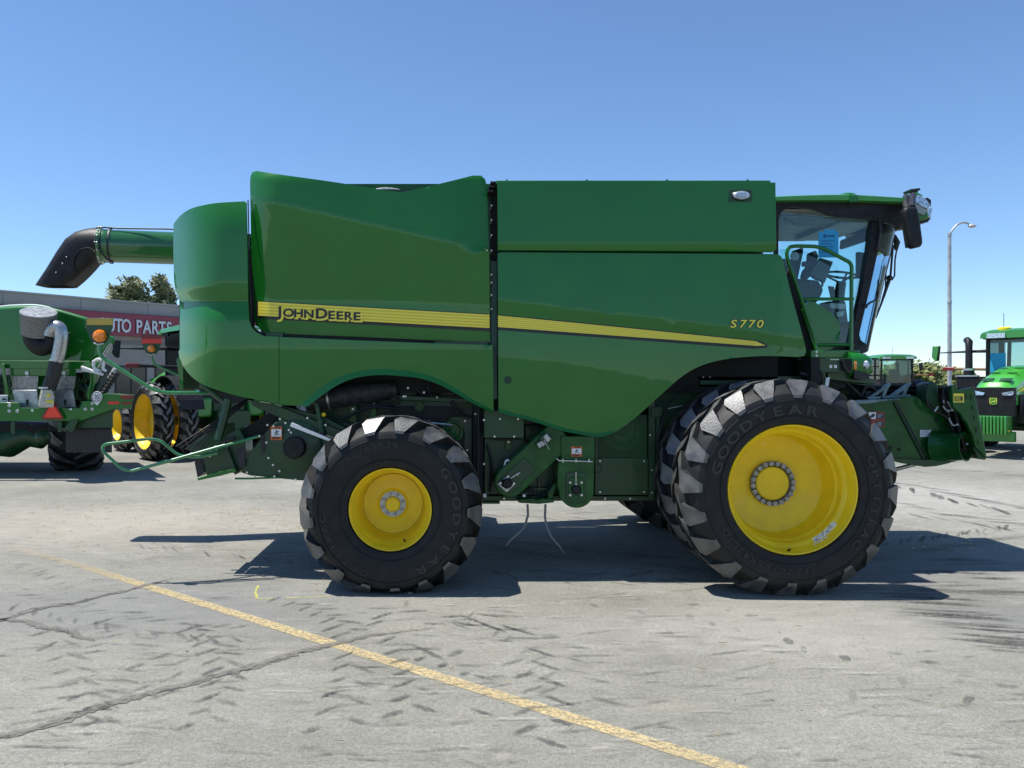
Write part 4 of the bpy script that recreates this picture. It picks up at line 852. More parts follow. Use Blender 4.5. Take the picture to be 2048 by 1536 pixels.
# --- warning lamp arms
RAIL = _m['green_rail_paint']
def lamp_arm(pts, pc, k, top, m1, m2, Y):
    mb = MB(); mb.tube([W(x, y, yy) for x, y, yy in pts], .018*k, 10, rad=.12); A = mb.build('lamp_arm', RAIL, CH)
    x, y = pc
    mb = MB(); mb.pp([(x-27*k, y-36*k), (x+27*k, y-36*k), (x+26*k, y-18*k), (x+18*k, y+6*k), (x+10*k, y+16*k), (x-12*k, y+16*k), (x-20*k, y+4*k), (x-27*k, y-16*k)], Y+.02, .006); P_ = mb.build('lamp_plate', GREENF, A, bevel=.003)
    mb = MB(); mb.rect(x-26*k, y-35*k, x+26*k, y-25*k if m2 else y-22*k, Y+.012, .004); mb.build('reflector', m1, P_)
    if m2: mb = MB(); mb.rect(x-26*k, y-25*k, x+26*k, y-13*k, Y+.012, .004); mb.build('reflector', m2, P_)
    mb = MB(); mb.lathe([(.058*k, .02), (.064*k, 0), (.055*k, -.03), (.03*k, -.045), (0, -.048)], W(x, y, Y), n=24); mb.build('amber_lamp', ORANGE, P_)
    mb = MB(); mb.tube([W(x-12*k, y+14*k, Y), W(x-4*k, y+17*k, Y), W(x+8*k, y+15*k, Y)], .006); mb.build('lamp_bracket', LGREY, P_)
lamp_arm([(198.5, 688, 7.5), (199, 712, 7.5), (314, 785, 7.6), (372, 786, 7.75), (432, 786, 7.95)], (199.5, 672), 1.0, 0, AUMB, None, 7.46)
lamp_arm([(304.5, 708, 9.55), (306, 728, 9.55), (372, 757, 9.7), (420, 765, 9.8)], (303.5, 697), .98*.78, 0, DRED, RED, 9.5)
mb = MB(); mb.pp([(352, 720), (358, 712), (362, 735), (372, 770), (400, 785), (372, 780), (358, 755)], 9.5, .1); mb.build('far_rear_lamp_shell', GREEN, CH, bevel=.01)
# --- wheels
FR = [(.560, -.150), (.572, -.214), (.584, -.222), (.589, -.214), (.587, -.204), (.572, -.198), (.562, -.180), (.556, -.150), (.540, -.120), (.520, -.105), (.508, -.085), (.503, -.02), (.497, -.012), (.485, .004), (.489, .02), (.486, .04), (.482, .10), (.470, .17), (.462, .185), (.455, .195), (.44, .20), (.30, .235), (.245, .245), (.21, .245), (.21, .25), (0, .25)]
def front_wheel(loc, flip=False, words=()):
    r = bpy.data.objects.new('front_wheel', None); C.objects.link(r); OFF[r.name] = Vector((0, 0, 0)); r.empty_display_size = .2
    t = tyre_obj(.997, .52, .588, 20, r, 112, words, dirn=1, phase=.03, flat=.965)
    rm = rim_obj(FR[1:], r)
    mb = MB(); mb.lathe([(.212, .246), (.212, .215), (.178, .215), (.170, .235), (.165, .246)], n=48); mb.build('hub_flange', mat('grey_cast_hub', (.20, .20, .19), .6, .2, 0, .3, 30), rm)
    mb = MB(); mb.lathe([(.164, .246), (.160, .222), (.150, .214), (0, .212)], n=40); mb.build('hub_cap', YEL, rm)
    mb = MB()
    for k in range(20):
        a = 2*PI*(k+.3)/20; p = Vector((.1925*math.cos(a), .216, .1925*math.sin(a))); mb.cyl(p, p+Vector((0, -.022, 0)), .026, .023, 8)
    mb.build('wheel_bolts', BOLT2, rm)
    r.parent = CH; r.location = Vector(loc)-OFF[CH.name]
    if flip: r.rotation_euler = (0, 0, PI)
    return r
XF = (1586-PX)/F*6.92
w1 = front_wheel((XF, 7.14, .965), words=[('GOODYEAR', 121, 86, .082, .685, .05), ('OPTITRAC', -10, 62, .062, .70, .03), ('IF520/85R42CFO', -113, 72, .048, .70, .01)])
rmA = [c for c in w1.children if c.name.startswith('rim')][0]
mb = MB()
for (a0_, a1_, r0, r1) in ((-64, -36, .513, .548), (-67, -51, .55, .575)):
    n = 10; ys = {.513: -.092, .548: -.128, .55: -.133, .575: -.192}
    for i in range(n):
        a, b = math.radians(a0_+(a1_-a0_)*i/n), math.radians(a0_+(a1_-a0_)*(i+1)/n)
        mb.poly([(r*math.cos(t), ys[r]-.006, r*math.sin(t)) for r, t in ((r0, a), (r1, a), (r1, b), (r0, b))])
mb.build('rim_sticker', mat('aged_white_sticker', (.62, .58, .45), .6, 0, 0, .35, 45), rmA)
mb = MB(); p = Vector((.555*math.cos(math.radians(-92)), -.17, .555*math.sin(math.radians(-92)))); mb.cyl(p, p+Vector((.005, -.03, .02)), .012, .007, 8); mb.build('valve_stem', BLACK, rmA)
mb = MB()
for a, r in ((104, .40), (-72, .40)):
    t = math.radians(a); mb.poly([(r*math.cos(t)+.026*math.cos(q), .212, r*math.sin(t)+.014*min(0.2, math.sin(q))) for q in [2*PI*i/14 for i in range(14)]])
mb.build('rim_holes', mat('rim_hole_light', (.9, .85, .5), .5), rmA)  # no openings: pale patches paint the sunlight coming through the disc
def dup_wheel(src, loc, flip):
    c = copy_tree(src, CH); c.location = Vector(loc)-OFF[CH.name]; c.rotation_euler = (0, 0, PI if flip else 0)
    for ch in list(c.children):
        for g in list(ch.children):
            if g.name.startswith(('rim_sticker', 'valve', 'rim_hole')): bpy.data.objects.remove(g)
    return c
w2 = dup_wheel(w1, (XF, 7.76, .965), False)
dup_wheel(w1, (XF, 10.34, .965), True); dup_wheel(w1, (XF, 10.94, .965), True)
mb = MB(); mb.cyl((XF, 7.4, .965), (XF, 10.7, .965), .17, n=24); mb.bb(XF-.22, XF+.22, 8.2, 9.9, .75, 1.25); mb.build('front_axle', GREENF, CH, bevel=.02)
RP = [(.362, -.285), (.370, -.322), (.378, -.326), (.381, -.318), (.378, -.308), (.362, -.300), (.352, -.275), (.345, -.245), (.336, -.225), (.322, -.20), (.312, -.12), (.308, .0), (.300, .035), (.290, .045), (.289, .06), (.286, .06), (.284, .040), (.20, .045), (.15, .035), (.13, .02), (0, .02)]
def rear_wheel(loc, words=()):
    r = bpy.data.objects.new('rear_wheel', None); C.objects.link(r); OFF[r.name] = Vector((0, 0, 0)); r.empty_display_size = .2
    tyre_obj(.847, .75, .382, 17, r, 104, words, dirn=1, phase=.12, flat=.770)
    rm = rim_obj(RP, r, 64)
    mb = MB(); mb.lathe([(.122, .02), (.122, .004), (.075, .002), (.072, .01)], n=40); mb.build('hub_flange', mat('pale_grey_hub', (.5, .5, .48), .45, .2, 0, .15, 40), rm)
    mb = MB(); mb.lathe([(.074, .01), (.07, -.02), (.06, -.03), (.02, -.032), (.018, -.026), (0, -.026)], n=32); mb.build('hub_cap', YEL, rm)
    mb = MB()
    for k in range(8):
        a = 2*PI*(k+.35)/8; p = Vector((.100*math.cos(a), .004, .100*math.sin(a))); mb.cyl(p, p+Vector((0, -.02, 0)), .0155, .0145, 6)
    mb.build('wheel_bolts', BOLT2, rm)
    mb = MB(); p = Vector((.335*math.cos(math.radians(-68)), -.22, .335*math.sin(math.radians(-68)))); mb.cyl(p, p+Vector((-.004, -.05, .035)), .010, .005, 8); mb.build('valve_stem', BLACK, rm)
    r.parent = CH; r.location = Vector(loc)-OFF[CH.name]; return r
XR = (780-PX)/F*7.0
r1 = rear_wheel((XR, 7.345, .770), words=[('750/65R26', 110, 50, .050, .575, .01), ('GOODYEAR', -14, 96, .070, .575, .05), ('OPTITRAC', 217, 60, .052, .585, .02)])
c = copy_tree(r1, CH); c.location = Vector((XR, 10.75, .770))-OFF[CH.name]; c.rotation_euler = (0, 0, PI)
mb = MB(); mb.cyl((XR, 7.5, .86), (XR, 10.6, .86), .12, n=20); mb.bb(XR-.15, XR+.15, 7.9, 10.2, .78, 1.05); mb.bb(XR-.1, XR+.1, 8.6, 9.5, 1.0, 1.5); mb.build('rear_axle', GREENF, CH, bevel=.02)

# --- more running gear seen through the openings
def pulley(x, y, Y, r, nm='pulley', m=None, d=.05):
    mb = MB(); mb.lathe([(r, 0), (r*1.04, -.004), (r*.93, -d*.4), (r*1.04, -d*.8), (r, -d), (r*.8, -d), (r*.7, -d*.5), (r*.28, -d*.5), (r*.25, -d*1.1), (0, -d*1.1)], W(x, y, Y), n=28); return mb.build(nm, m or GREENM, CH)
def belt(pts, Y, r=.012):
    mb = MB(); mb.tube([W(x, y, Y) for x, y in pts]+[W(*pts[0], Y)], r, 6, rad=.12, cap=False); return mb.build('drive_belt', BLACK, CH)
pulley(905, 862, 8.03, .11); pulley(902, 780, 8.2, .09); pulley(838, 812, 8.08, .05); pulley(1243, 862, 8.3, .13, d=.08)
belt([(880, 860), (905, 838), (930, 862), (915, 960), (895, 960)], 7.99)
belt([(1268, 845), (1222, 838), (1216, 870), (1243, 892), (1272, 875)], 7.97, .010)
mb = MB()
for pts in ([(600, 822), (660, 838), (720, 852), (745, 848)], [(640, 812), (700, 806), (760, 812), (800, 806)], [(690, 835), (742, 812), (790, 818)], [(905, 800), (915, 830), (940, 835)], [(830, 770), (842, 790), (872, 792), (935, 792)],
            [(1052, 884), (1045, 905), (1024, 918), (1004, 942)], [(1120, 935), (1108, 950), (1096, 985), (1080, 994)], [(1060, 858), (1078, 852), (1100, 858), (1120, 868)], [(1072, 990), (1060, 975), (1050, 985)], [(975, 890), (985, 930), (980, 985)],
            [(1640, 748), (1660, 768), (1690, 772)], [(1650, 742), (1676, 752), (1700, 770), (1720, 790)], [(1312, 900), (1322, 850), (1340, 800), (1390, 770)]):
    mb.tube([W(x, y, 7.95 if x < 960 else (7.93 if x < 1200 else 7.98)) for x, y in pts], random.choice((.009, .012, .015)), 8, rad=.12)
mb.build('hydraulic_hoses', BLACK, CH)
mb = MB()
for (x0_, y0_, x1_, y1_, Y) in ((700, 812, 712, 858, 8.02), (742, 800, 752, 850, 8.04), (655, 846, 700, 852, 7.98), (1012, 880, 1022, 900, 7.98), (1048, 925, 1056, 990, 7.99), (984, 940, 992, 948, 8.0), (1216, 938, 1222, 944, 7.915), (1270, 936, 1276, 942, 7.915), (1420, 786, 1480, 792, 8.08), (1500, 780, 1506, 812, 8.08), (920, 905, 938, 912, 8.05), (892, 930, 900, 990, 8.03)):
    mb.rect(x0_, y0_, x1_, y1_, Y, .03)
mb.build('mounting_brackets', GREENM, CH)
mb = MB()
for x, y, Y in ((706, 818, 8.01), (706, 850, 8.01), (747, 806, 8.03), (747, 844, 8.03), (1017, 884, 7.97), (1052, 930, 7.98), (1052, 984, 7.98), (1200, 922, 7.915), (1288, 922, 7.915), (1200, 984, 7.915), (1288, 984, 7.915), (1300, 870, 7.94), (1304, 940, 7.94), (1304, 985, 7.94), (980, 912, 8.01), (1030, 912, 8.01), (1000, 838, 7.79), (1036, 838, 7.79), (690, 846, 7.97), (660, 848, 7.97), (930, 842, 8.05), (934, 900, 8.05), (1008, 997, 7.97), (1210, 997, 7.97), (1260, 997, 7.97)): mb.lathe([(.011, 0), (.010, -.007), (0, -.008)], W(x, y, Y), n=8)
mb.build('bolts', BOLT, CH)
mb = MB(); mb.tube([W(760, 838, 7.99), W(860, 846, 7.99)], .03, 10); mb.tube([W(860, 846, 7.99), W(905, 850, 7.99)], .014, 8); mb.build('steering_cylinder', STEEL, CH)
# ------------------------------------------------------------------ cab
YN, YFAR = 8.17, 10.0
mb = MB()      # roof shell: thin green cap with a domed top
rl = [(1540, 402), (1540, 396)]+catmull([(1553, 394.5), (1600, 392.5), (1660, 391), (1700, 391)], 3)+[(1704, 392), (1710, 391), (1760, 394), (1806, 397), (1812, 400), (1812, 405), (1700, 401), (1600, 401)]
Y0 = 8.02; a = [W(x, y, Y0) for x, y in rl]; V = []
for yy, dz, dx in ((8.0, 0, 0), (8.06, .02, .01), (8.6, .045, .12), (9.05, .05, .18), (9.6, .045, .12), (10.1, .02, .01), (10.16, 0, 0)):
    V.append([mb.bm.verts.new(Vector((p.x+(dx if p.x > W(1750, 0, Y0).x else 0), yy, p.z+(dz if i < len(a)-3 and i > 0 else 0)))) for i, p in enumerate(a)])
for P_, Q_ in zip(V, V[1:]):
    for k in range(len(a)): mb.f([P_[k], P_[(k+1) % len(a)], Q_[(k+1) % len(a)], Q_[k]])
mb.f(V[0]); mb.f(V[-1]); CR = mb.build('cab_roof', GREENB, CH, ang=30)
mb = MB(); mb.rect(1700, 390, 1716, 403, 7.985, .05); mb.ball(W(1693, 392, 8.5), .10, 12, (1, 1, .3)); mb.build('roof_joints', GREEN, CR)
def hdr(Y, th, nm):
    P = [(1550, 401), (1815, 405), (1822, 420), (1820, 440), (1812, 446), (1795, 452), (1782, 447), (1770, 445), (1752, 442), (1742, 441)]+catmull([(1735, 439), (1700, 436), (1672, 433), (1650, 426), (1628, 418), (1600, 415), (1582, 415), (1568, 420), (1560, 430), (1557.5, 440)], 4)+[(1557, 560), (1550, 560)]
    mb = MB(); mb.pp(P, Y, th); return mb.build(nm, BLACKM, CH, bevel=.004)
hdr(8.10, .05, 'cab_header'); 
mb = MB(); Z1 = W(0, 409, 8.1).z
f_ = [Vector((x, y, Z1)) for x, y in ((W(1548, 0, 8.1).x, 8.15), (W(1812, 0, 8.1).x, 8.15), (W(1812, 0, 8.1).x+.22, 8.7), (W(1812, 0, 8.1).x+.25, 9.05), (W(1812, 0, 8.1).x+.22, 9.4), (W(1812, 0, 8.1).x, 10.0), (W(1548, 0, 8.1).x, 10.0))]
mb.prism(f_, (0, 0, .03)); mb.build('roof_underside', BLACKM, CR)
mb = MB(); zl = 3.755
mb.prism([Vector((x, y, zl)) for x, y in ((W(1553, 0, 8.2).x, 8.2), (4.50, 8.2), (4.85, 8.5), (5.05, 8.9), (5.08, 9.2), (4.9, 9.6), (4.55, 9.95), (W(1553, 0, 8.2).x, 9.95))], (0, 0, .02)); LN = mb.build('headliner', LINER, CH)
mb = MB()
for x, y in ((4.0, 8.5), (3.85, 9.3), (4.45, 8.9)): mb.lathe([(.09, 0), (.075, -.012), (0, -.012)], (x, y, zl), (0, 0, 1), 20)
mb.build('air_vents', mat('grey_vent', (.12, .12, .125), .6), LN)
mb = MB()
for k in range(5): mb.tube([(3.6+.1*k, 8.4+.12*k, zl-.01), (4.3+.12*k, 8.45+.14*k, zl-.03), (4.75, 8.6+.15*k, zl-.015)], .018+.006*(k % 2), 8)
mb.bb(4.3, 4.75, 8.5, 9.6, zl-.06, zl-.002); mb.build('liner_moulding', LINER, LN, bevel=.02)
# visor light pods on the front corner
mb = MB(); mb.pp([(1806, 393), (1836, 383), (1846, 388), (1851, 400), (1862, 436), (1846, 440), (1820, 436), (1812, 420)], 8.35, 1.35); VP = mb.build('roof_visor', GREEN, CR, bevel=.03)
mb = MB(); mb.pp([(1828, 392), (1840, 390), (1852, 398), (1861, 410), (1856, 418), (1846, 414), (1832, 405)], 8.33, .04); mb.build('work_light', mat('clear_work_light', (.5, .56, .62), .12, .5, .8, .3, 30), VP, bevel=.004)
mb = MB(); mb.pp([(1829, 405), (1846, 415), (1856, 420), (1848, 430), (1832, 424)], 8.332, .03); mb.build('lamp_shell', mat('beige_reflection_plastic', (.30, .31, .27), .3, .3), VP, bevel=.004)
mb = MB(); mb.pp([(1855, 416), (1865, 414), (1862, 436), (1853, 434)], 8.5, .16); mb.build('work_light', _m['clear_work_light'], VP, bevel=.006)
mb = MB(); mb.pp([(1822, 378), (1840, 376), (1841, 380), (1824, 382)], 8.4, .15); mb.rect(1826, 380, 1836, 386, 8.45, .06); mb.build('visor_lamp', BLACK, VP)
mb = MB(); mb.pp([(1855, 395), (1862, 400), (1862, 412), (1857, 414)], 8.36, .1); mb.pp([(1840, 436), (1862, 436), (1856, 444), (1840, 447)], 8.4, .4); mb.build('visor_bracket', BLACK, VP)
mb = MB(); mb.pp([(1790, 440), (1822, 437), (1845, 438), (1830, 448), (1800, 460), (1788, 462)], 8.4, 1.2); mb.build('visor_underside', mat('warm_grey_soffit', (.10, .09, .085), .6), CR, bevel=.02)
mb = MB(); mb.ball(W(1799, 445, 8.36), .07, 14, (1, .6, 1)); mb.build('visor_speaker', BLACK, CR)
# glazing
mb = MB(); sg = [(1557.5, 425), (1745, 441), (1738, 500), (1722, 590), (1700, 692), (1628, 692), (1560, 505)]
mb.pp(sg, YN, .006); mb.build('side_glass', GLASS, CH)
mb = MB(); mb.pp([((x-PX)*YN/YFAR+PX, (y-PY)*YN/YFAR+PY) for x, y in sg], YFAR, .006); mb.build('side_glass', GLASS, CH)
mb = MB(); rows = []
for j in range(9):
    t = j/8; ytop = 446; ybot = 700; py = ytop+(ybot-ytop)*t; xn = 1757+(1706-1757)*t; Xn = W(xn, 0, YN).x; z = W(0, py, YN).z; bul = .44-.04*t; row = []
    for k in range(25):
        u = k/24; th = PI*u; yy = YN+.02+(YFAR-YN-.04)*(1-math.cos(th))/2; row.append(mb.bm.verts.new((Xn+bul*math.sin(th)**.75, yy, z)))
    rows.append(row)
for a, b in zip(rows, rows[1:]):
    for k in range(24): mb.f([a[k], a[k+1], b[k+1], b[k]])
mb.build('windscreen', GLASSW, CH, ang=80)
def off_poly(P, Ys, th, nm, m, bev=.006):
    mb = MB(); mb.pp(P, Ys, th); return mb.build(nm, m, CH, bevel=bev)
PIL = [(1744, 441), (1768, 432), (1768, 445), (1757, 500), (1742, 570), (1722, 655), (1712, 704), (1697, 704), (1707, 650), (1722, 585), (1735, 510)]
off_poly(PIL, 8.125, .08, 'front_pillar', BLACKM)
off_poly([((x-PX)*8.125/9.98+PX, (y-PY)*8.125/9.98+PY) for x, y in PIL], 9.98, .05, 'front_pillar', BLACKM)
off_poly([(1697, 655), (1712, 640), (1722, 680), (1738, 692), (1732, 706), (1690, 706)], 8.3, .3, 'pillar_foot', BLACKM)
mb = MB(); mb.tube([W(1759, 432, 8.10), W(1760, 462, 8.10), W(1755, 495, 8.10), W(1771, 510, 8.2)], .012, rad=.02); mb.tube([W(1732, 612, 8.1), W(1740, 605, 8.1), W(1754, 600, 8.2), W(1757, 560, 8.3)], .011, rad=.05); mb.lathe([(.02, 0), (0, -.02)], W(1755, 496, 8.09), n=10); mb.lathe([(.02, 0), (0, -.02)], W(1732, 613, 8.09), n=10); mb.build('window_stay', BLACK, CH)
# door edge: second dark line through the screen and the wiper
mb = MB(); mb.tube([W(1788, 450, 8.75), W(1782, 490, 8.75), W(1770, 540, 8.75), W(1755, 610, 8.75), W(1748, 640, 8.75)], [.022, .022, .02, .018, .014], 8); mb.tube([W(1746, 636, 8.7), W(1753, 612, 8.7)], .02, 8); mb.build('screen_edge_trim', BLACK, CH)
mb = MB(); mb.tube([W(1788, 470, 8.85), W(1794, 485, 8.85), W(1792, 500, 8.85)], [.02, .035, .02], 8); mb.tube([W(1786, 490, 8.85), W(1781, 550, 8.85), W(1778, 560, 8.85), W(1763, 606, 8.85), W(1752, 636, 8.85)], [.012, .012, .022, .012, .008], 8)
mb.tube([W(1794, 495, 8.85), W(1790, 520, 8.85), W(1789, 552, 8.85), W(1784, 560, 8.85)], .009, 8); mb.ball(W(1779, 556, 8.85), .035, 10); mb.tube([W(1783, 500, 8.9), W(1772, 545, 8.9), W(1770, 590, 8.9), W(1752, 632, 8.9)], .008, 6); mb.build('wiper', BLACK, CH)
# interior
mb = MB(); mb.pp([(1572, 560), (1586, 555), (1640, 560), (1650, 580), (1640, 600), (1625, 612), (1610, 620), (1560, 620)], 8.9, .45); mb.build('operator_seat', SEAT, CH, bevel=.04)
mb = MB(); mb.pp([(1560, 517), (1583, 516), (1590, 525), (1592, 560), (1570, 575), (1556, 560)], 8.95, .45); mb.build('seat_back', SEAT, CH, bevel=.03)
mb = MB(); mb.tube([W(1604, 528, 8.6), W(1625, 529, 8.6)], .032, 10); mb.pp([(1622, 505), (1633, 500), (1638, 512), (1630, 545), (1614, 560), (1608, 553), (1612, 540), (1620, 530)], 8.6, .12); mb.build('armrest', SEAT, CH, bevel=.015)
mb = MB(); mb.pp([(1640, 515), (1667, 523), (1650, 566), (1620, 548)], 8.55, .03); mb.build('monitor', mat('grey_monitor_back', (.10, .11, .125), .5), CH, bevel=.008)
mb = MB(); mb.tube([W(1612, 542, 8.54), W(1628, 557, 8.53), W(1645, 563, 8.53), W(1645, 572, 8.53), W(1636, 577, 8.53)], .012, rad=.03); mb.build('armrest_cable', BLACK, CH)
mb = MB(); cc = W(1683, 550, 8.85); R_ = .16
ring = []
for k in range(24): t = 2*PI*k/24; ring.append(cc+Vector((R_*math.cos(t), R_*math.sin(t), -.03*math.cos(t))))
mb.tube(ring+[ring[0]], .014, 8, cap=False)
for t in (.5, 2.6, 4.6): mb.tube([cc+Vector((R_*math.cos(t), R_*math.sin(t), 0)), cc+Vector((0, 0, -.10))], .011, 6)
mb.tube([cc+Vector((0, 0, -.08)), W(1678, 590, 8.85), W(1675, 630, 8.85)], [.05, .06, .07], 10); mb.pp([(1658, 572), (1668, 573), (1672, 600), (1664, 598)], 8.8, .03); mb.build('steering_wheel', BLACK, CH)
mb = MB(); mb.pp([(1657, 602), (1692, 602), (1697, 640), (1692, 700), (1678, 700), (1662, 625)], 8.75, .25); mb.build('steering_console', SEAT, CH, bevel=.02)
mb = MB(); mb.pp([(1660, 606), (1690, 608), (1690, 618), (1662, 616)], 8.74, .01); mb.pp([(1672, 625), (1690, 622), (1686, 632), (1674, 634)], 8.74, .01); mb.build('console_trim', mat('dull_chrome', (.3, .3, .3), .3, .5), CH)
mb = MB(); mb.pp([(1716, 503), (1736, 506), (1730, 556), (1716, 556)], 8.35, .06); mb.build('corner_display', BLACK, CH, bevel=.01)
mb = MB(); mb.pp([(1640, 692), (1735, 692), (1735, 704), (1640, 704)], 8.2, 1.7); mb.build('cab_floor', BLACK, CH)
mb = MB(); mb.lathe([(.0, 0), (.045, 0), (.05, .01)], W(1590, 512, 8.4), n=20); mb.build('convex_mirror', LGREY, CH)
# dealer sheet taped inside the window
mb = MB(); mb.rect(1637, 463.5, 1677, 515, 8.165, .002); mb.rect(1648, 458.5, 1671, 464, 8.168, .002); tg = mb.build('blue_window_sheet', BLUE, CH)
def tag_print(x0, y0, x1, y1, Y, par, rows=5):
    mb = MB(); w, h = x1-x0, y1-y0; mb.lathe([(h*.07/F*Y, 0), (0, -.0008)], W(x0+w*.32, y0+h*.17, Y), n=16); mb.rect(x0+w*.44, y0+h*.13, x0+w*.80, y0+h*.20, Y, .001)
    for j in range(rows): mb.rect(x0+w*.14, y0+h*(.34+j*.11), x0+w*random.uniform(.6, .85), y0+h*(.365+j*.11), Y, .001)
    return mb.build('sheet_print', DBLUE, par)
tag_print(1637, 463.5, 1677, 515, 8.1625, tg)
mb = MB(); mb.rect(1557, 490, 1700, 690, 0, 0) if False else None; mb.bm.free()
# mirror
mb = MB(); mp = [(1810, 416), (1816, 413), (1830, 412), (1837, 416), (1842, 440), (1847, 478), (1848, 488), (1843, 493), (1830, 496), (1823, 494), (1820, 480), (1812, 440), (1809, 425)]
mb.pp(mp, 7.80, .10); MR = mb.build('mirror', BLACKM, CH, bevel=.03, seg=3); mb = MB(); mb.pp([(1811, 425), (1814, 425), (1823, 494), (1819, 494), (1813, 455)], 7.9, .08); mb.build('mirror_edge', BLACK, MR, bevel=.006)
mb = MB(); mb.tube([W(1812, 393, 8.2), W(1810, 405, 8.0), W(1814, 418, 7.9)], .03, 10, rad=.03); mb.tube([W(1826, 391, 8.3), W(1823, 405, 8.0), W(1824, 416, 7.86)], .035, 10, rad=.05); mb.build('mirror_arm', BLACK, MR)
# handrail and platform
mb = MB(); q = 8.02
mb.tube([W(1632, 706, q), W(1631, 684, q), W(1600, 590, q), W(1575, 520, q), W(1573, 505, q), W(1578, 494, q), W(1592, 492, q), W(1640, 493, q), W(1700, 525, q), W(1703.5, 533, q), W(1703, 560, q), W(1702, 702, q)], .0195, 12, rad=.09)
mb.tube([W(1608, 598, q), W(1704, 598, q)], .0175, 10); mb.ball(W(1704, 598, q), .022, 10); mb.tube([W(1634, 690, q), W(1704, 689, q)], .0175, 10); mb.ball(W(1704, 690, q), .022, 10)
mb.build('handrail', GREEN, CH)
mb = MB(); mb.rect(1621.5, 700, 1721, 716, 7.97, .3); mb.build('platform', GREEN, CH, bevel=.008)
mb = MB()
for y in (703.5, 711.5): mb.lathe([(.014, 0), (.013, -.008), (0, -.009)], W(1632.5, y, 7.97), n=10)
mb.build('bolts', BOLT, CH)
cp = [(1604, 620), (1618, 601), (1626, 602), (1648, 615), (1670, 632), (1679, 644), (1681, 660), (1675, 690), (1660, 700), (1630, 702)]
panel('cab_corner_panel', cp, lambda x, y: 8.06+.0004*(x-1610), GREEN, CH, th=.05, gx=20, gy=20, bevel=.012)
mb = MB(); mb.pp([(1580, 540), (1590, 560), (1628, 680), (1632, 715), (1612, 715), (1608, 690), (1575, 560)], 8.10, .1); mb.build('cab_gap', DARK, CH)
mb = MB(); mb.pp([(1560, 540), (1606, 620), (1636, 705), (1600, 705)], 8.12, .5); mb.build('cab_rear_corner', BLACK, CH)
# light pod and boxes under the cab
mb = MB()
rs = []
prof = [(1700, 701, 757, .0), (1722, 702, 757, .0), (1738, 706, 755, .01), (1746, 713, 752, .03), (1750, 722, 746, .07)]
for x, ya, yb, dd in prof:
    X_ = W(x, 0, 7.9).x; za = W(0, ya, 7.9).z; zb = W(0, yb, 7.9).z; ring = []
    for k in range(20):
        t = 2*PI*k/20; c_, s_ = math.cos(t), math.sin(t); e = 1/(abs(c_)**4+abs(s_)**4)**.25; ring.append(mb.bm.verts.new((X_, 8.15+(.28-dd)*e*c_, (za+zb)/2+(za-zb)/2*e*s_)))
    rs.append(ring)
for a, b in zip(rs, rs[1:]):
    for k in range(20): mb.f([a[k], a[(k+1) % 20], b[(k+1) % 20], b[k]])
mb.f(rs[0]); mb.f(rs[-1]); LP = mb.build('light_pod', GREEN, CH, ang=50)
mb = MB(); mb.ball(W(1732.5, 730, 7.87), .048, 16, (.62, .5, 1)); mb.build('pod_lamp', _m['clear_work_light'], LP); mb = MB(); mb.rect(1709, 723, 1714, 739, 7.865, .03); mb.build('amber_marker', ORANGE, LP, bevel=.004)
mb = MB(); mb.pp([(1708, 740), (1740, 748), (1738, 758), (1722, 760), (1708, 757)], 7.862, .3); mb.build('pod_underside', BLACK, LP, bevel=.006)
mb = MB(); mb.rect(1621, 716, 1702, 745, 7.85, .3); mb.rect(1640, 716, 1652, 768, 7.9, .2); mb.pp([(1655, 745), (1702, 742), (1750, 760), (1750, 768), (1700, 764), (1655, 758)], 7.95, .3); mb.build('under_cab_box', GREENF, CH, bevel=.006)
mb = MB(); mb.rect(1622, 716, 1640, 775, 7.83, .2); mb.rect(1680, 718, 1704, 742, 7.84, .02); mb.pp([(1621, 745), (1700, 745), (1690, 775), (1640, 785), (1600, 780)], 8.0, .5); mb.build('under_cab_recess', DARK, CH)
mb = MB(); mb.rect(1659.5, 730, 1664.5, 736, 7.842, .004); mb.rect(1669, 730, 1674, 736, 7.842, .004); mb.pp([(1652, 756), (1660, 754), (1657, 772), (1650, 774)], 7.88, .03)
for k in range(7): mb.rect(1661+k*2.6, 718+random.random(), 1662.6+k*2.6, 720, 7.84, .004)
mb.build('white_decals', WHITE, CH)
mb = MB(); mb.tube([W(1643, 742, 7.83), W(1646, 760, 7.83), W(1640, 775, 7.9)], .012, rad=.05); mb.tube([W(1684, 720, 7.82), W(1690, 738, 7.82), W(1697, 745, 7.84)], .014, rad=.05); mb.tube([W(1600, 746, 7.9), W(1625, 752, 7.9)], .02); mb.build('hydraulic_hoses', BLACK, CH)
# ------------------------------------------------------------------ feeder house
fh = [(1660, 806), (1712, 802), (1774, 799), (1783, 796), (1826, 792), (1834, 793), (1842, 798), (1846, 802), (1855, 808), (1866, 820), (1886, 830), (1896, 845), (1906, 860), (1912, 866), (1905, 890), (1906, 910), (1928, 920), (1900, 926), (1874, 932), (1850, 934), (1800, 925), (1740, 905), (1680, 890)]
mb = MB(); mb.pp(fh, 8.32, 1.45); FH = mb.build('feeder_house', GREENM, CH, bevel=.012)
mb = MB(); mb.pp([(1788, 805), (1793, 804), (1853, 917), (1846, 918)], 8.30, .02); mb.build('seam_rib', mat('dark_green_seam', (.008, .03, .012), .6), FH, bevel=.003)
mb = MB(); mb.pp([(1796, 808), (1798.5, 808), (1857, 916), (1854, 917)], 8.302, .018); mb.build('seam_edge', GREENF, FH)
mb = MB(); mb.pp([(1680, 893), (1790, 917), (1850, 920), (1905, 918), (1900, 926), (1874, 932), (1850, 934), (1800, 926), (1740, 906)], 8.26, .06); mb.build('feeder_skirt', GREENF, FH, bevel=.01)
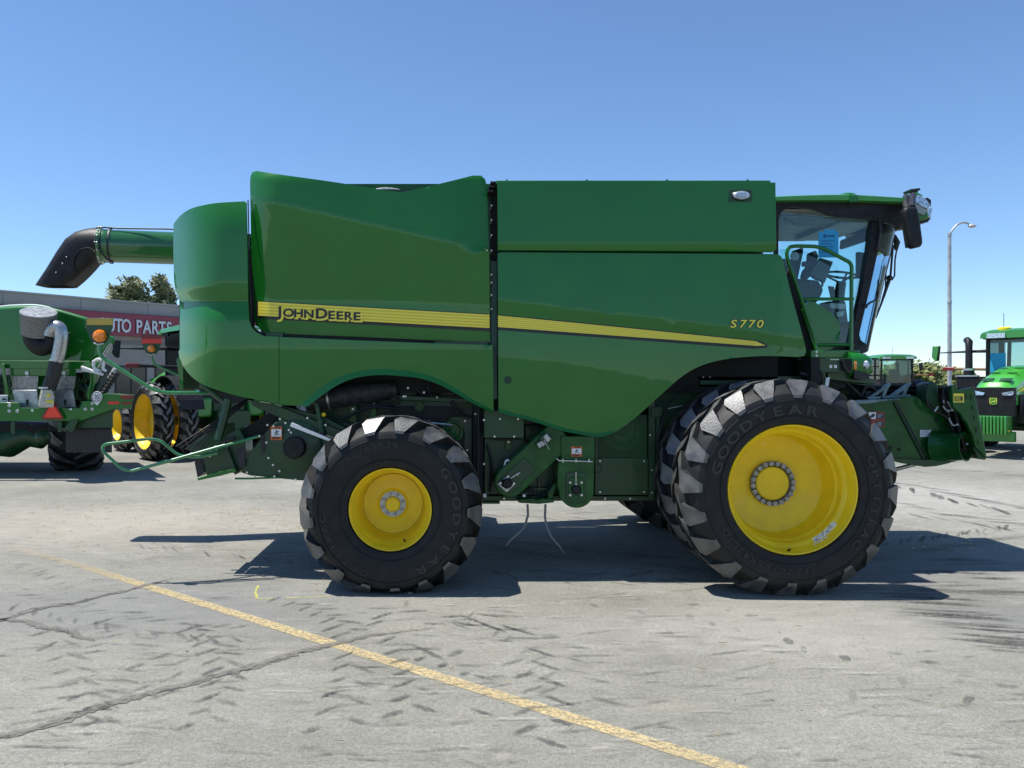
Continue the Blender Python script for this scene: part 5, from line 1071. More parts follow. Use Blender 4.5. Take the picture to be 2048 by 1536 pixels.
mb = MB(); mb.pp([(1690, 801), (1774, 798), (1776, 801), (1740, 807), (1712, 808), (1692, 806)], 8.29, .04); mb.pp([(1776, 799), (1800, 797), (1800, 799), (1778, 801)], 8.29, .03); mb.build('dusty_edge_plate', BRACK, FH, bevel=.004)
ra = Vector((1, -.35, 0)).normalized()
mb = MB(); cR = W(1886, 893, 8.1)
P0, P1 = W(1876, 893, 8.33), W(1923, 893, 8.14)
mb.lathe([(.185, -.02), (.155, .07), (.148, .25), (.158, .27), (.142, .27), (.135, .04), (0, .04)], P0, (P1-P0).normalized(), 36); mb.build('drive_shaft_shield', GREENM, FH)
mb = MB()
for x, y, r in ((1873.5, 840, .022), (1798, 899, .018), (1786, 829, .0)):
    if r: mb.lathe([(r, 0), (r*.9, -.004), (0, -.004)], W(x, y, 8.318), n=16)
mb.pp([(1768, 893), (1784, 893), (1782, 900), (1771, 899)], 8.3, .02); mb.build('round_holes', DARK, FH)
decal(1736, 823.5, 1769, 854, 8.314, FH, 1)
mb = MB(); mb.rect(1840, 860, 1862, 874, 8.312, .003); pl_ = mb.build('data_plate', mat('white_label', (.55, .58, .6), .45), FH); mb = MB()
for x, y in ((1841, 859), (1861, 859)): mb.rect(x-1.5, y-1.5, x+1.5, y, 8.311, .002)
cc = W(1851, 867.5, 8.3095); mb.tube([cc+Vector((.045*math.cos(2*PI*k/20), 0, .014*math.sin(2*PI*k/20))) for k in range(21)], .0018, 4, cap=False); mb.rect(1846, 862, 1856, 863, 8.311, .001); mb.build('plate_print', mat('blue_grey_print', (.2, .26, .36), .5), FH)
mb = MB()     # top brackets and drum
for dx in (0, 40):
    mb.pp([(1738+dx, 794), (1757+dx, 781), (1776+dx, 768), (1784+dx, 766), (1776+dx, 779), (1771+dx, 792), (1769+dx, 794), (1763+dx, 794), (1766+dx, 786), (1768+dx, 781), (1760+dx, 786), (1750+dx, 794)], 8.45, .05)
mb.pp([(1733, 794), (1822, 789), (1822, 794), (1738, 799)], 8.4, .3); mb.build('top_bracket', BRACK, FH, bevel=.004)
mb = MB(); mb.rect(1750, 770, 1860, 774, 8.7, .3); mb.rect(1760, 779, 1850, 783, 8.6, .3); mb.pp([(1724, 796), (1760, 776), (1860, 770), (1870, 800), (1850, 800), (1830, 791), (1760, 797)], 8.9, .6); mb.pp([(1756, 773), (1776, 771), (1772, 780), (1755, 784)], 8.5, .1); mb.build('feeder_top_frame', DARK, FH)
mb = MB(); mb.pp([(1856, 768), (1864, 764), (1876, 768), (1878, 800), (1888, 826), (1880, 828), (1858, 806), (1852, 800)], 8.26, .2); mb.pp([(1876, 770), (1903, 771), (1903, 776), (1878, 778)], 8.3, .2); mb.build('lift_bracket', GREENF, FH, bevel=.012)
mb = MB(); mb.pp([(1903, 772), (1910, 769), (1919, 781), (1927, 778), (1946, 775), (1948, 786), (1958, 835), (1972, 905), (1972, 915), (1961, 904), (1951, 894), (1945, 870), (1934, 846), (1922, 828), (1907, 815), (1904, 800)], 8.05, .05); FP = mb.build('header_mount_plate', GREENM, FH, bevel=.006)
mb = MB(); mb.pp([(1946, 776), (1950, 778), (1974, 916), (1970, 920), (1958, 918), (1946, 895), (1950, 893), (1961, 905), (1970, 913)], 8.08, 1.5); mb.pp([(1880, 775), (1906, 772), (1930, 840), (1952, 915), (1905, 920), (1925, 880), (1905, 840)], 8.45, 1.2); mb.build('feeder_face', GREENF, FH, bevel=.006)
mb = MB(); mb.pp([(1882, 778), (1902, 776), (1926, 838), (1948, 912), (1915, 915), (1914, 870), (1894, 820)], 8.40, .04); mb.build('face_recess', DARK, FH)
decal(1907, 787, 1928, 805, 8.046, FP, 2)
mb = MB()
for x, y in ((1942, 795), (1944.5, 815), (1948, 836), (1952, 860), (1956, 885), (1931, 793)): mb.pp([(x-1.2, y-5), (x+.6, y-5), (x+1.6, y+5), (x-.2, y+5)], 8.046, .004)
mb.build('plate_slots', DARK, FP)
mb = MB()
for pts in ([(1886, 778), (1886, 800), (1892, 820), (1899, 832)], [(1896, 780), (1903, 800), (1912, 830), (1920, 870)], [(1853, 796), (1856, 812), (1872, 823), (1892, 832), (1903, 846)], [(1905, 800), (1918, 850), (1930, 900)], [(1912, 880), (1920, 900), (1940, 905)], [(1888, 790), (1896, 812), (1900, 850), (1912, 868)]): mb.tube([W(x, y, 8.22) for x, y in pts], .016, 8, rad=.1)
mb.build('feeder_hoses', BLACK, FH)
mb = MB()
for pts in ([(1886, 812), (1890, 818), (1896, 822), (1905, 820), (1901, 812), (1895, 803)], [(1887, 800), (1888, 806)], [(1898, 836), (1902, 846), (1907, 852), (1915, 849)], [(1876, 813), (1869, 823)]): mb.tube([W(x, y, 8.19) for x, y in pts], .008, 6, rad=.02)
for x, y in ((1905, 820), (1915, 849), (1896, 822), (1934, 888)): mb.ball(W(x, y, 8.18), .014, 8)
mb.build('white_hose_ties', LGREY, FH)
mb = MB()
for x, y, r in ((1916, 893, .05), (1925, 880, .03), (1933, 888, .03), (1940, 900, .035), (1922, 905, .03), (1908, 845, .03), (1935, 870, .02)): mb.lathe([(r, 0), (r, -.05), (r*.7, -.07), (0, -.07)], W(x, y, 8.4), n=14)
mb.bb(W(1918, 0, 8.3).x, W(1948, 0, 8.3).x, 8.3, 8.4, W(0, 915, 8.3).z, W(0, 908, 8.3).z); mb.build('couplers', GREENF, FH)
mb = MB(); mb.tube([W(1782, 941, 8.7), W(1832, 928, 8.6)], .022, 12); LC = mb.build('lift_cylinder', STEEL, CH); mb = MB(); mb.tube([W(1700, 960, 8.9), W(1782, 941, 8.7)], .045, 12); mb.build('cylinder_barrel', GREENF, LC)
mb = MB(); mb.tube([W(1722, 792, 8.5), W(1730, 775, 8.5), W(1742, 772, 8.5), W(1760, 790, 8.5)], .018, rad=.06); mb.tube([W(1720, 800, 8.5), W(1740, 790, 8.5), W(1765, 796, 8.4)], .016); mb.build('hydraulic_hoses', BLACK, CH)
mb = MB(); mb.pp([(1690, 757), (1735, 765), (1765, 775), (1765, 781), (1730, 772), (1690, 766)], 8.6, .3); mb.pp([(1655, 755), (1725, 762), (1735, 800), (1655, 805)], 8.95, .2); mb.build('front_crossmember', GREENF, CH, bevel=.006)
# ------------------------------------------------------------------ row-crop tractor (front = -y, origin under the rear axle)
TG = mat('tractor_green_paint', (.028, .24, .03), .35, 0, .7, .06, 3)
HOODM = mat('tractor_hood_green', (.06, .40, .035), .35, 0, .7, .05, 3)
def simple_wheel(parent, loc, R, Wd, rr, n, flip, name, hub=.16, segs=56):
    r = bpy.data.objects.new(name, None); C.objects.link(r); OFF[r.name] = Vector((0, 0, 0)); r.empty_display_size = .2
    tyre_obj(R, Wd, rr, n, r, segs, (), .05, 1, .05)
    h = Wd/2
    rim_obj([(rr-.03, -h*.55), (rr-.005, -h*.82), (rr+.006, -h*.84), (rr+.004, -h*.76), (rr-.03, -h*.72), (rr-.05, -h*.5), (rr-.09, -h*.2), (rr-.11, h*.25), (rr-.14, h*.45), (hub+.08, h*.5), (hub+.04, h*.3), (hub, h*.28), (hub*.9, h*.05), (0, h*.05)], r, 48)
    r.parent = parent; r.location = loc; r.rotation_euler = (0, .13*len(r.name), -PI/2 if flip else PI/2); return r
def make_tractor(label, group=None):
    T = thing('tractor', label, 'tractor', (0, 0, 0), group)
    wr = simple_wheel(T, (1.78, 0, .96), .975, .48, .685, 20, False, 'rear_wheel')
    def cw(src, loc, flip):
        c = copy_tree(src, T); c.location = loc; c.rotation_euler = (0, loc[0]*.31, -PI/2 if flip else PI/2); return c
    # outer face must look away from the tractor
    for x in (1.16,): cw(wr, (x, 0, .96), False)
    for x in (-1.16, -1.78): cw(wr, (x, 0, .96), True)
    wf = simple_wheel(T, (1.45, -3.0, .74), .76, .40, .43, 18, False, 'front_wheel')
    cw(wf, (.95, -3.0, .74), False); cw(wf, (-.95, -3.0, .74), True); cw(wf, (-1.45, -3.0, .74), True)
    mb = MB(); mb.cyl((-1.7, 0, .96), (1.7, 0, .96), .11); mb.cyl((-1.3, -3, .74), (1.3, -3, .74), .10); mb.bb(-.28, .28, -3.9, .5, .75, 1.3); mb.bb(-.45, .45, -.5, .6, .7, 1.5); mb.build('chassis', GREENF, T, bevel=.03)
    # hood
    mb = MB(); secs = []
    for y, zt, w, sh in ((-1.45, 2.42, .50, .36), (-2.2, 2.38, .50, .36), (-3.0, 2.25, .50, .34), (-3.7, 2.08, .49, .32), (-4.12, 1.93, .46, .30), (-4.22, 1.82, .45, .30)):
        secs.append([mb.bm.verts.new((x, y, z)) for x, z in ((-w, 1.35), (-w, zt-.42), (-w*.93, zt-.16), (-sh*.9, zt-.03), (-.12, zt), (.12, zt), (sh*.9, zt-.03), (w*.93, zt-.16), (w, zt-.42), (w, 1.35))])
    for a, b in zip(secs, secs[1:]):
        for k in range(9): mb.f([a[k], a[k+1], b[k+1], b[k]])
    mb.f(secs[0]); mb.f(secs[-1]); HD = mb.build('hood', HOODM, T, ang=22)
    mb = MB()
    for sx in (-1, 1):
        mb.box((sx*.20, -3.32, 2.187), (.24, .07, .012), Matrix.Rotation(math.radians(13.7), 3, 'X')); mb.box((sx*.20, -3.95, 2.003), (.26, .22, .012), Matrix.Rotation(math.radians(20), 3, 'X')); mb.box((sx*.20, -2.6, 2.325), (.24, .07, .012), Matrix.Rotation(math.radians(9), 3, 'X'))
    mb.build('hood_vents', GREENF, HD)
    mb = MB()
    for sx in (-1, 1): mb.prism([(sx*.512, -1.5, 2.02), (sx*.512, -3.6, 1.80), (sx*.512, -4.0, 1.70), (sx*.512, -3.6, 1.72), (sx*.512, -1.5, 1.92)], (sx*.004, 0, 0))
    mb.build('hood_stripes', YDEC, HD)
    mb = MB(); mb.bb(-.46, .46, -4.27, -4.1, 1.05, 1.80); mb.bb(-.515, -.50, -4.0, -1.6, 1.1, 1.62); mb.bb(.50, .515, -4.0, -1.6, 1.1, 1.62); GR = mb.build('grille', BLACKM, HD, bevel=.03)
    mb = MB()
    for sx in (-1, 1): mb.prism([(sx*.18, -4.29, 1.66), (sx*.43, -4.26, 1.72), (sx*.44, -4.26, 1.66), (sx*.40, -4.28, 1.60), (sx*.22, -4.29, 1.60)], (0, -.012, 0))
    mb.build('headlights', _m['clear_work_light'], HD)
    # emblem: yellow shield with a leaping deer
    mb = MB(); mb.prism([(-.075, -4.275, 1.53), (.075, -4.275, 1.53), (.085, -4.275, 1.45), (.07, -4.275, 1.37), (0, -4.275, 1.35), (-.07, -4.275, 1.37), (-.085, -4.275, 1.45)], (0, -.012, 0)); mb.build('emblem', YDEC, HD)
    mb = MB(); mb.prism([(-.06, -4.289, 1.52), (.06, -4.289, 1.52), (.07, -4.289, 1.45), (.058, -4.289, 1.38), (0, -4.289, 1.365), (-.058, -4.289, 1.38), (-.07, -4.289, 1.45)], (0, -.002, 0)); mb.build('emblem', TG, HD)
    mb = MB(); mb.prism([(x*.01, -4.2925, 1.445+z*.01) for x, z in ((-5, -2), (-2, 0), (2, .6), (3.4, 2), (3.4, 3.4), (4.6, 2.6), (5.4, 1.6), (4.4, 1.2), (3.2, -.4), (5, -2.2), (3, -1.6), (1.2, -1), (-1.5, -1.4), (-4.6, -4))], (0, -.002, 0)); mb.build('emblem', YDEC, HD)
    # front weights
    mb = MB()
    for k in range(12): mb.bb(-.44+k*.075, -.44+k*.075+.052, -4.95, -4.42, .62, 1.08)
    mb.bb(-.42, .44, -4.86, -4.5, .68, 1.04); mb.bb(-.3, .3, -4.5, -3.9, .65, 1.0); mb.bb(-.5, .5, -4.5, -4.3, .42, .68); mb.build('front_weights', TG, T, bevel=.012)
    # cab
    mb = MB()
    for sx in (-1, 1):
        mb.tube([(sx*.86, -1.35, 1.45), (sx*.83, -1.42, 3.2)], .055, 8); mb.tube([(sx*.88, -.1, 1.5), (sx*.86, -.05, 3.2)], .05, 8); mb.tube([(sx*.80, .55, 1.8), (sx*.78, .62, 3.2)], .055, 8); mb.bb(sx*.80, sx*.90, -1.35, .5, 1.25, 1.62)
    mb.bb(-.86, .86, -1.45, -1.30, 1.3, 1.75); mb.bb(-.82, .82, .5, .62, 1.4, 1.9); mb.bb(-.85, .85, -1.4, .55, 1.2, 1.3); mb.bb(-.86, .86, -1.5, .65, 3.16, 3.24); mb.build('cab_frame', BLACKM, T, bevel=.01)
    mb = MB(); V = []
    for y, dz in ((-1.75, -.06), (-1.6, .0), (-.9, .03), (0, .03), (.6, .0), (.78, -.06)): V.append([mb.bm.verts.new((x, y, z+dz)) for x, z in ((-.95, 3.26), (-.93, 3.38), (-.7, 3.45), (0, 3.47), (.7, 3.45), (.93, 3.38), (.95, 3.26))])
    for a, b in zip(V, V[1:]):
        for k in range(7): mb.f([a[k], a[(k+1) % 7], b[(k+1) % 7], b[k]])
    mb.f(V[0]); mb.f(V[-1]); RF = mb.build('roof', TG, T, ang=30)
    mb = MB()
    for sx in (-1, 1): mb.bb(sx*.55-.22, sx*.55+.22, -1.80, -1.70, 3.20, 3.34); mb.bb(sx*.6-.2, sx*.6+.2, .74, .80, 3.22, 3.33)
    mb.build('roof_lights', _m['clear_work_light'], RF)
    mb = MB(); mb.bb(-.90, .90, -1.66, -1.2, 3.18, 3.27); mb.build('roof_light_bar', BLACK, RF)
    mb = MB(); mb.lathe([(.17, 0), (.17, .05), (.13, .08), (0, .09)], (-.42, -1.45, 3.44), (0, 0, 1), 20); mb.build('receiver_dome', YEL, RF); mb = MB(); mb.tube([(-.5, -1.2, 3.45), (-.5, -1.2, 3.95)], .008, 6); mb.build('antenna', BLACK, RF)
    mb = MB()
    mb.bb(-.80, .80, -1.40, -1.395, 1.72, 3.17); mb.bb(-.77, .77, .56, .565, 1.88, 3.17)
    for sx in (-1, 1): mb.bb(sx*.86-.003, sx*.86+.003, -1.35, .55, 1.6, 3.17)
    mb.build('side_windows', GLASS2, T)
    mb = MB(); mb.bb(-.28, .28, -.25, .3, 1.5, 1.95); mb.bb(-.26, .26, .2, .38, 1.8, 2.62); mb.bb(.3, .42, -.5, .1, 1.9, 2.05); mb.build('driver_seat', SEAT, T, bevel=.05)
    mb = MB(); cc = Vector((0, -.85, 2.28)); ring = [cc+Vector((.2*math.cos(2*PI*k/20), .2*math.sin(2*PI*k/20), .06*math.sin(2*PI*k/20))) for k in range(21)]; mb.tube(ring, .016, 8, cap=False); mb.tube([cc+Vector((.2, 0, 0)), cc-Vector((.2, 0, 0))], .014, 6); mb.tube([cc, Vector((0, -1.1, 1.6))], .05, 8); mb.bb(-.22, .22, -1.25, -1.0, 1.6, 2.05); mb.build('steering_wheel', BLACK, T)
    mb = MB(); mb.tube([(.6, -1.44, 1.95), (.05, -1.44, 2.75)], .012, 6); mb.build('wiper', BLACK, T)
    # fenders
    for sx in (-1, 1):
        mb = MB(); A_ = []; 
        for k in range(13):
            t = math.radians(15+k*12); A_.append((1.10*math.cos(t)*1.0, .98+1.10*math.sin(t)))
        for (ya, za), (yb, zb) in zip(A_, A_[1:]):
            xa, xb = sx*.88, sx*1.50; d = Vector((0, ya, za-.98)).normalized()*.03
            mb.prism([(xa, ya, za), (xb, ya, za), (xb, yb, zb), (xa, yb, zb)], d)
        mb.build('fender', BLACKM, T)
        mb = MB(); mb.bb(sx*.5, sx*1.0, -1.35, .7, 1.05, 1.55); mb.build('cab_base', TG, T, bevel=.06)
        ar = MB(); ar.tube([(sx*.88, -.3, 2.32), (sx*2.0, -.35, 2.36)], [.045, .04], 8); AR = ar.build('marker_arm', mat('tan_arm', (.25, .16, .07), .5) if sx < 0 else BLACK, T); ar = MB(); ar.bb(sx*1.95, sx*2.3, -.38, -.32, 2.3, 2.41); ar.build('marker_lamp', DRED, AR, bevel=.02)
        ar = MB(); ar.tube([(sx*.86, -1.35, 2.85), (sx*1.4, -1.5, 2.84), (sx*2.1, -1.55, 2.82)], [.05, .035, .014], 8); MI = ar.build('mirror_arm', BLACK, T)
        ar = MB(); ar.prism([(sx*2.02, -1.53, 3.03), (sx*2.22, -1.53, 3.04), (sx*2.24, -1.53, 2.70), (sx*2.16, -1.53, 2.58), (sx*2.06, -1.53, 2.58)], (0, .05, 0)); ar.build('mirror', BLACK, MI, bevel=.01)
        ar = MB(); ar.prism([(sx*2.05, -1.535, 3.02), (sx*2.22, -1.535, 3.03), (sx*2.24, -1.535, 2.70), (sx*2.16, -1.535, 2.58), (sx*2.10, -1.535, 2.60), (sx*2.07, -1.535, 2.8)], (0, -.05, 0)); ar.build('mirror_back', TG, MI, bevel=.015)
        ar = MB(); ar.bb(sx*.6, sx*1.0, -1.35, -.9, .55, 1.15); 
        for k in range(4): ar.bb(sx*.95, sx*1.35, -1.2, -.9, .45+k*.25, .48+k*.25)
        ar.build('step', BLACK, T, bevel=.02)
    mb = MB(); mb.tube([(-1.22, -1.75, 1.7), (-1.22, -1.75, 2.95), (-1.24, -1.68, 3.12), (-1.32, -1.55, 3.18)], [.10, .09, .10, .10], 16, rad=.0); mb.cyl((-1.22, -1.75, 1.5), (-1.22, -1.75, 2.3), .14); mb.bb(-1.42, -.75, -2.15, -1.45, 1.35, 2.1); mb.build('exhaust_stack', BLACKM, T)
    mb = MB(); mb.cyl((-1.22, -1.75, 2.28), (-1.22, -1.75, 2.34), .145); mb.bb(-1.44, -.9, -2.17, -1.95, 2.1, 2.14); mb.build('heat_shield', STEEL, T)
    mb = MB(); mb.bb(-.45, .45, .6, .9, .6, 1.2); mb.tube([(-.45, .8, .7), (-.45, 1.5, .55)], .05); mb.tube([(.45, .8, .7), (.45, 1.5, .55)], .05); mb.bb(-.08, .08, .8, 1.4, .45, .55); mb.build('hitch', GREENF, T, bevel=.02)
    return T
T1 = make_tractor('bright green tractor at the right edge with ribbed front weights and black exhaust stack')
def place(T, x, y, rz): T.location = (x, y, 0); T.rotation_euler = (0, 0, math.radians(rz))
place(T1, 17.3, 22.75, -49)
bt_ = MB(); bt_.prism([(-.78, -1.41, 2.78), (-.40, -1.41, 2.78), (-.40, -1.41, 2.22), (-.78, -1.41, 2.22)], (0, -.002, 0)); bt_.build('blue_window_sheet', BLUE, T1)
bt_ = MB(); bt_.prism([(-.78, -1.41, 2.16), (-.44, -1.41, 2.16), (-.44, -1.41, 1.72), (-.78, -1.41, 1.72)], (0, -.002, 0)); bt_.build('white_window_sheet', LGREY, T1)
T2 = copy_tree(T1); place(T2, -6.13, 20.44, 222)
T2['label'] = 'green tractor with dual yellow rear wheels between the seeder cart and combine tail'
T3 = copy_tree(T1); place(T3, 24.4, 42.5, 172)
T3['label'] = 'small distant tractor just right of the combine cab in front of trees'
for t in (T2, T3):
    for ch in list(t.children):
        if 'window_sheet' in ch.name: bpy.data.objects.remove(ch)
# ------------------------------------------------------------------ air seeder cart seen from behind, left
AC = thing('air_seeder_cart', 'green air seeder cart at the left edge with silver air pipe and red triangle', 'farm implement', (-14.0*.62, 16, 0))
Yc = 15.2; EXD[0] = Vector((-.60, 1, 0))
tk_ = [(-130, 640), (-60, 622)]+catmull([(-20, 616), (20, 612), (70, 611), (110, 616), (150, 627)], 3)+[(195, 640), (196, 664), (232, 674), (228, 690), (178, 728), (0, 728), (-130, 728)]
mb = MB(); mb.pp(tk_, Yc+.5, 3.0); TK = mb.build('product_tank', GREEN, AC, bevel=.06, ang=40)
mb = MB(); mb.pp([(-60, 621)]+catmull([(-20, 614), (20, 609), (70, 608), (100, 613)], 3)+[(120, 622), (60, 622), (0, 630)], Yc+.9, 2.4); mb.build('tank_lid', mat('pale_green_cover', (.30, .42, .38), .5), TK, bevel=.03)
mb = MB(); mb.pp([(-100, 720), (180, 722), (186, 738), (-100, 736)], Yc+.3, .3); mb.pp([(20, 738), (150, 738), (158, 800), (18, 800)], Yc+.6, 1.5); mb.rect(22, 736, 152, 752, Yc+.34, .02); mb.build('tank_frame', GREEN, TK, bevel=.02)
mb = MB(); mb.pp([(-120, 752), (20, 750), (20, 800), (-120, 800)], Yc+.7, .5); mb.rect(150, 745, 185, 800, Yc+1.2, .5); mb.build('dark_mechanism', DARK, AC)
mb = MB()
for i in range(26):
    x = random.choice((random.uniform(-20, 24), random.uniform(148, 185))); y = random.uniform(735, 800); mb.tube([W(x, y, Yc+.5), W(x+random.uniform(-12, 12), y+random.uniform(5, 22), Yc+.45), W(x+random.uniform(-12, 14), y+random.uniform(15, 35), Yc+.5)], random.uniform(.01, .025), 6, rad=.05)
mb.build('meter_parts', [GREENF], AC)
mb = MB(); mb.pp([(2, 728), (9, 728), (20, 800), (12, 800)], Yc+.2, .08); mb.pp([(195, 722), (206, 727), (185, 785), (176, 800), (172, 790)], Yc+.3, .1); mb.tube([W(172, 735, Yc+.3), W(180, 728, Yc+.3), W(184, 760, Yc+.3), W(178, 800, Yc+.3)], .03, rad=.1); mb.build('cart_struts', GREEN, AC, bevel=.01)
# intake strainer, elbow, silver pipe, black hose
STR = mat('mesh_strainer', (.17, .175, .18), .5, .3, 0, .3, 60)
e0, e1 = W(77, 624, Yc-.1), W(66, 654, Yc+.15)
mb = MB(); a_ = (e1-e0).normalized(); L_ = (e1-e0).length; mb.lathe([(0, 0), (.33, 0), (.335, .01), (.33, .02), (.31, L_), (.16, L_+.02), (.14, L_)], e0, Vector((-.18, .35, -.92)).normalized(), 36); mb.build('intake_strainer', STR, AC)
mb = MB(); mb.lathe([(0, -.004), (.325, -.003), (.325, 0)], e0, Vector((-.18, .35, -.92)).normalized(), 36); mb.build('strainer_lid', mat('dull_aluminium', (.22, .23, .245), .5, .4, 0, .25, 12), AC)
mb = MB(); mb.tube([W(66, 655, Yc), W(68, 680, Yc), W(82, 694, Yc), W(98, 690, Yc), W(104, 676, Yc)], [.20, .20, .20, .18, .15], 16, rad=.1); mb.build('rubber_elbow', BLACKM, AC)
SILV = mat('spiral_silver_pipe', (.42, .42, .42), .34, .8, 0, .12, 20)
pp_ = [W(x, y, Yc-.1) for x, y in ((98, 672), (102, 658), (112, 652), (121, 658), (123, 675), (119, 700), (113, 724))]
mb = MB(); mb.tube(pp_, .128, 18, rad=.18); AP = mb.build('air_pipe', SILV, AC); mb = MB(); mb.lathe([(.136, 0), (.136, .03)], W(113, 722, Yc-.1), (0, 0, 1), 18); mb.lathe([(.15, 0), (.15, .03)], W(94, 777, Yc-.1), (0, 0, 1), 18); mb.build('pipe_clamps', STEEL, AC)
mb = MB(); mb.tube([W(113, 723, Yc-.1), W(107, 750, Yc-.1), W(97, 778, Yc-.1)], .132, 16); mb.build('black_hose', DUCT, AC)
mb = MB(); mb.pp([(84, 778), (103, 778), (109, 795), (108, 815), (78, 815), (80, 796)], Yc-.2, .25); mb.build('fan_duct', mat('beige_steel', (.45, .43, .36), .5, .3, 0, .15, 20), AC, bevel=.02); mb = MB(); mb.rect(93, 787, 101, 794, Yc-.21, .01); mb.rect(92, 800, 107, 806, Yc-.21, .01); mb.build('duct_label', YDEC2, AC)
PAN = mat('stainless_panel', (.34, .35, .36), .35, .6, 0, .2, 9, .15, 14)
for (p, ti) in (([(27, 752), (77, 752), (75, 779), (23, 779)], 0), ([(110, 752), (152, 752), (148, 779), (106, 779)], 0), ([(24, 780), (74, 780), (78, 815), (32, 815)], 1), ([(106, 780), (146, 780), (152, 815), (108, 815)], 1)):
    mb = MB(); mb.pp(p, Yc+.30-.1*ti, .03); mb.build('meter_cover', PAN if ti else mat('warm_steel_panel', (.30, .28, .25), .5, .4, 0, .2, 12), AC, bevel=.006)
mb = MB()
for x in (54, 130): mb.rect(x-2, 799, x+2, 806, Yc+.18, .02); mb.rect(x-1, 806, x+1, 811, Yc+.17, .02)
mb.build('cover_latches', BLACK, AC)
mb = MB()
for x in (54, 128): mb.rect(x-4, 743, x+3, 749, Yc+.315, .01); mb.rect(x-1, 751, x+2, 754, Yc+.29, .01)
mb.build('white_sticker', WHITE, AC)
mb = MB(); mb.rect(0, 790, 16, 814, Yc+.1, .05); mb.build('grey_bracket', LGREY, AC, bevel=.01); mb = MB(); mb.rect(4, 797, 12, 800, Yc+.09, .01); mb.build('black_knob', BLACK, AC)
# rear beam with reflectors, triangle, speed disc
mb = MB(); mb.pp([(-140, 805), (38, 805), (41, 816), (160, 816), (165, 802), (190, 802), (210, 787), (268, 789), (264, 816), (228, 818), (160, 842), (-140, 842)], Yc-.05, .12); BM = mb.build('rear_beam', GREEN, AC, bevel=.01)
mb = MB(); mb.rect(120, 817, 226, 856, Yc+.06, .3); mb.pp([(140, 842), (158, 838), (145, 866), (128, 858)], Yc-.1, .1); mb.rect(22, 842, 30, 868, Yc-.05, .1); mb.rect(116, 842, 124, 864, Yc-.05, .1); mb.build('lower_beams', GREENF, AC, bevel=.01)
mb = MB()
for x, y in ((19, 811), (19, 822), (35, 822), (171, 818), (185, 818), (185, 807)): mb.lathe([(.035, 0), (.03, -.02), (0, -.022)], W(x, y, Yc-.05), n=12)
mb.build('bolts', LGREY, BM)
mb = MB(); mb.rect(62, 819, 67, 823, Yc-.055, .004); mb.rect(139, 817, 144, 820, Yc-.055, .004); mb.build('white_sticker', WHITE, BM)
def tri(cx, y0, y1, hw, Y, s, cut): 
    h = y1-y0; return [(cx-hw*s*cut, y0+h*(1-s)*.6), (cx+hw*s*cut, y0+h*(1-s)*.6), (cx+hw*s, y1-h*.10-h*(1-s)*.4), (cx+hw*s*.88, y1-h*(1-s)*.35), (cx-hw*s*.88, y1-h*(1-s)*.35), (cx-hw*s, y1-h*.10-h*(1-s)*.4)]
mb = MB(); mb.pp(tri(105, 801, 839, 22, Yc, 1, .12), Yc-.12, .01); SM = mb.build('slow_vehicle_triangle', DRED, AC); mb = MB(); mb.pp([(105, 805), (123, 835), (87, 835)], Yc-.128, .006); mb.build('triangle_centre', mat('fluorescent_orange_red', (.95, .06, .02), .5), SM)
mb = MB(); mb.lathe([(0, -.012), (.105, -.012), (.11, 0)], W(194, 794, Yc-.08), n=28); mb.pp([(187, 804), (201, 804), (194, 811)], Yc-.09, .006); SD = mb.build('speed_disc', WHITE, AC)
mb = MB(); mb.lathe([(.095, -.014), (.095, -.0155), (.085, -.0155), (.085, -.014)], W(194, 794, Yc-.08), n=28); txt_at(mb, '35', 194, 797.5, Yc-.0945, 7.5, 1.0, .03); mb.rect(189, 799.5, 199, 800.5, Yc-.095, .001); mb.build('disc_number', BLK, SD)
mb = MB(); mb.pp([(242, 792), (250, 790), (267, 791), (265, 797), (255, 799), (243, 797)], Yc-.1, .05); mb.rect(243, 804, 264, 809, Yc-.056, .004); mb.build('tail_light', DRED, BM, bevel=.006)
mb = MB(); mb.pp([(216, 803), (238, 803), (238, 808.5), (216, 808.5)], Yc-.056, .004); mb.build('reflector', RED, BM)
# seed tubes manifold
mb = MB(); mb.pp([(196, 790), (228, 735), (234, 738), (204, 796)], Yc+.3, .15); mb.build('tube_manifold', mat('pale_manifold', (.5, .5, .5), .4, .3), AC, bevel=.01)
mb = MB()
for k in range(7): x, y = 206+k*4.3, 786-k*6.2; mb.cyl(W(x-6, y-2, Yc+.32), W(x+3, y+1, Yc+.1), .042, n=12)
mb.build('seed_ports', BLACK, AC)
mb = MB(); mb.pp([(180, 795), (212, 728), (228, 735), (196, 792)], Yc+.4, .1); mb.build('dark_manifold_back', mat('dark_green_grey', (.05, .08, .07), .4, .2, 0, .4, 12), AC)
mb = MB()
for pts in ([(186, 724), (196, 717), (207, 722), (206, 738), (212, 742)], [(163, 734), (180, 740), (200, 748)], [(165, 740), (184, 743), (206, 749)], [(188, 722), (186, 735), (199, 742)]): mb.tube([W(x, y, Yc+.25) for x, y in pts], .03, 8, rad=.1)
mb.build('white_hoses', WHITE, AC)
mb = MB(); mb.tube([W(203, 712, Yc), W(222, 685, Yc), W(226, 700, Yc), W(210, 708, Yc)], .012, 6, rad=.1); mb.tube([W(196, 735, Yc+.1), W(224, 690, Yc+.1)], .018, 6); mb.build('wire', GREY, AC)
mb = MB(); mb.pp([(130, 668), (133, 668), (135, 700), (130, 716), (118, 722), (120, 716), (129, 706)], Yc+.42, .04); mb.rect(128, 665, 140, 690, Yc+.4, .05); mb.build('valve_block', GREENF, AC, bevel=.01)
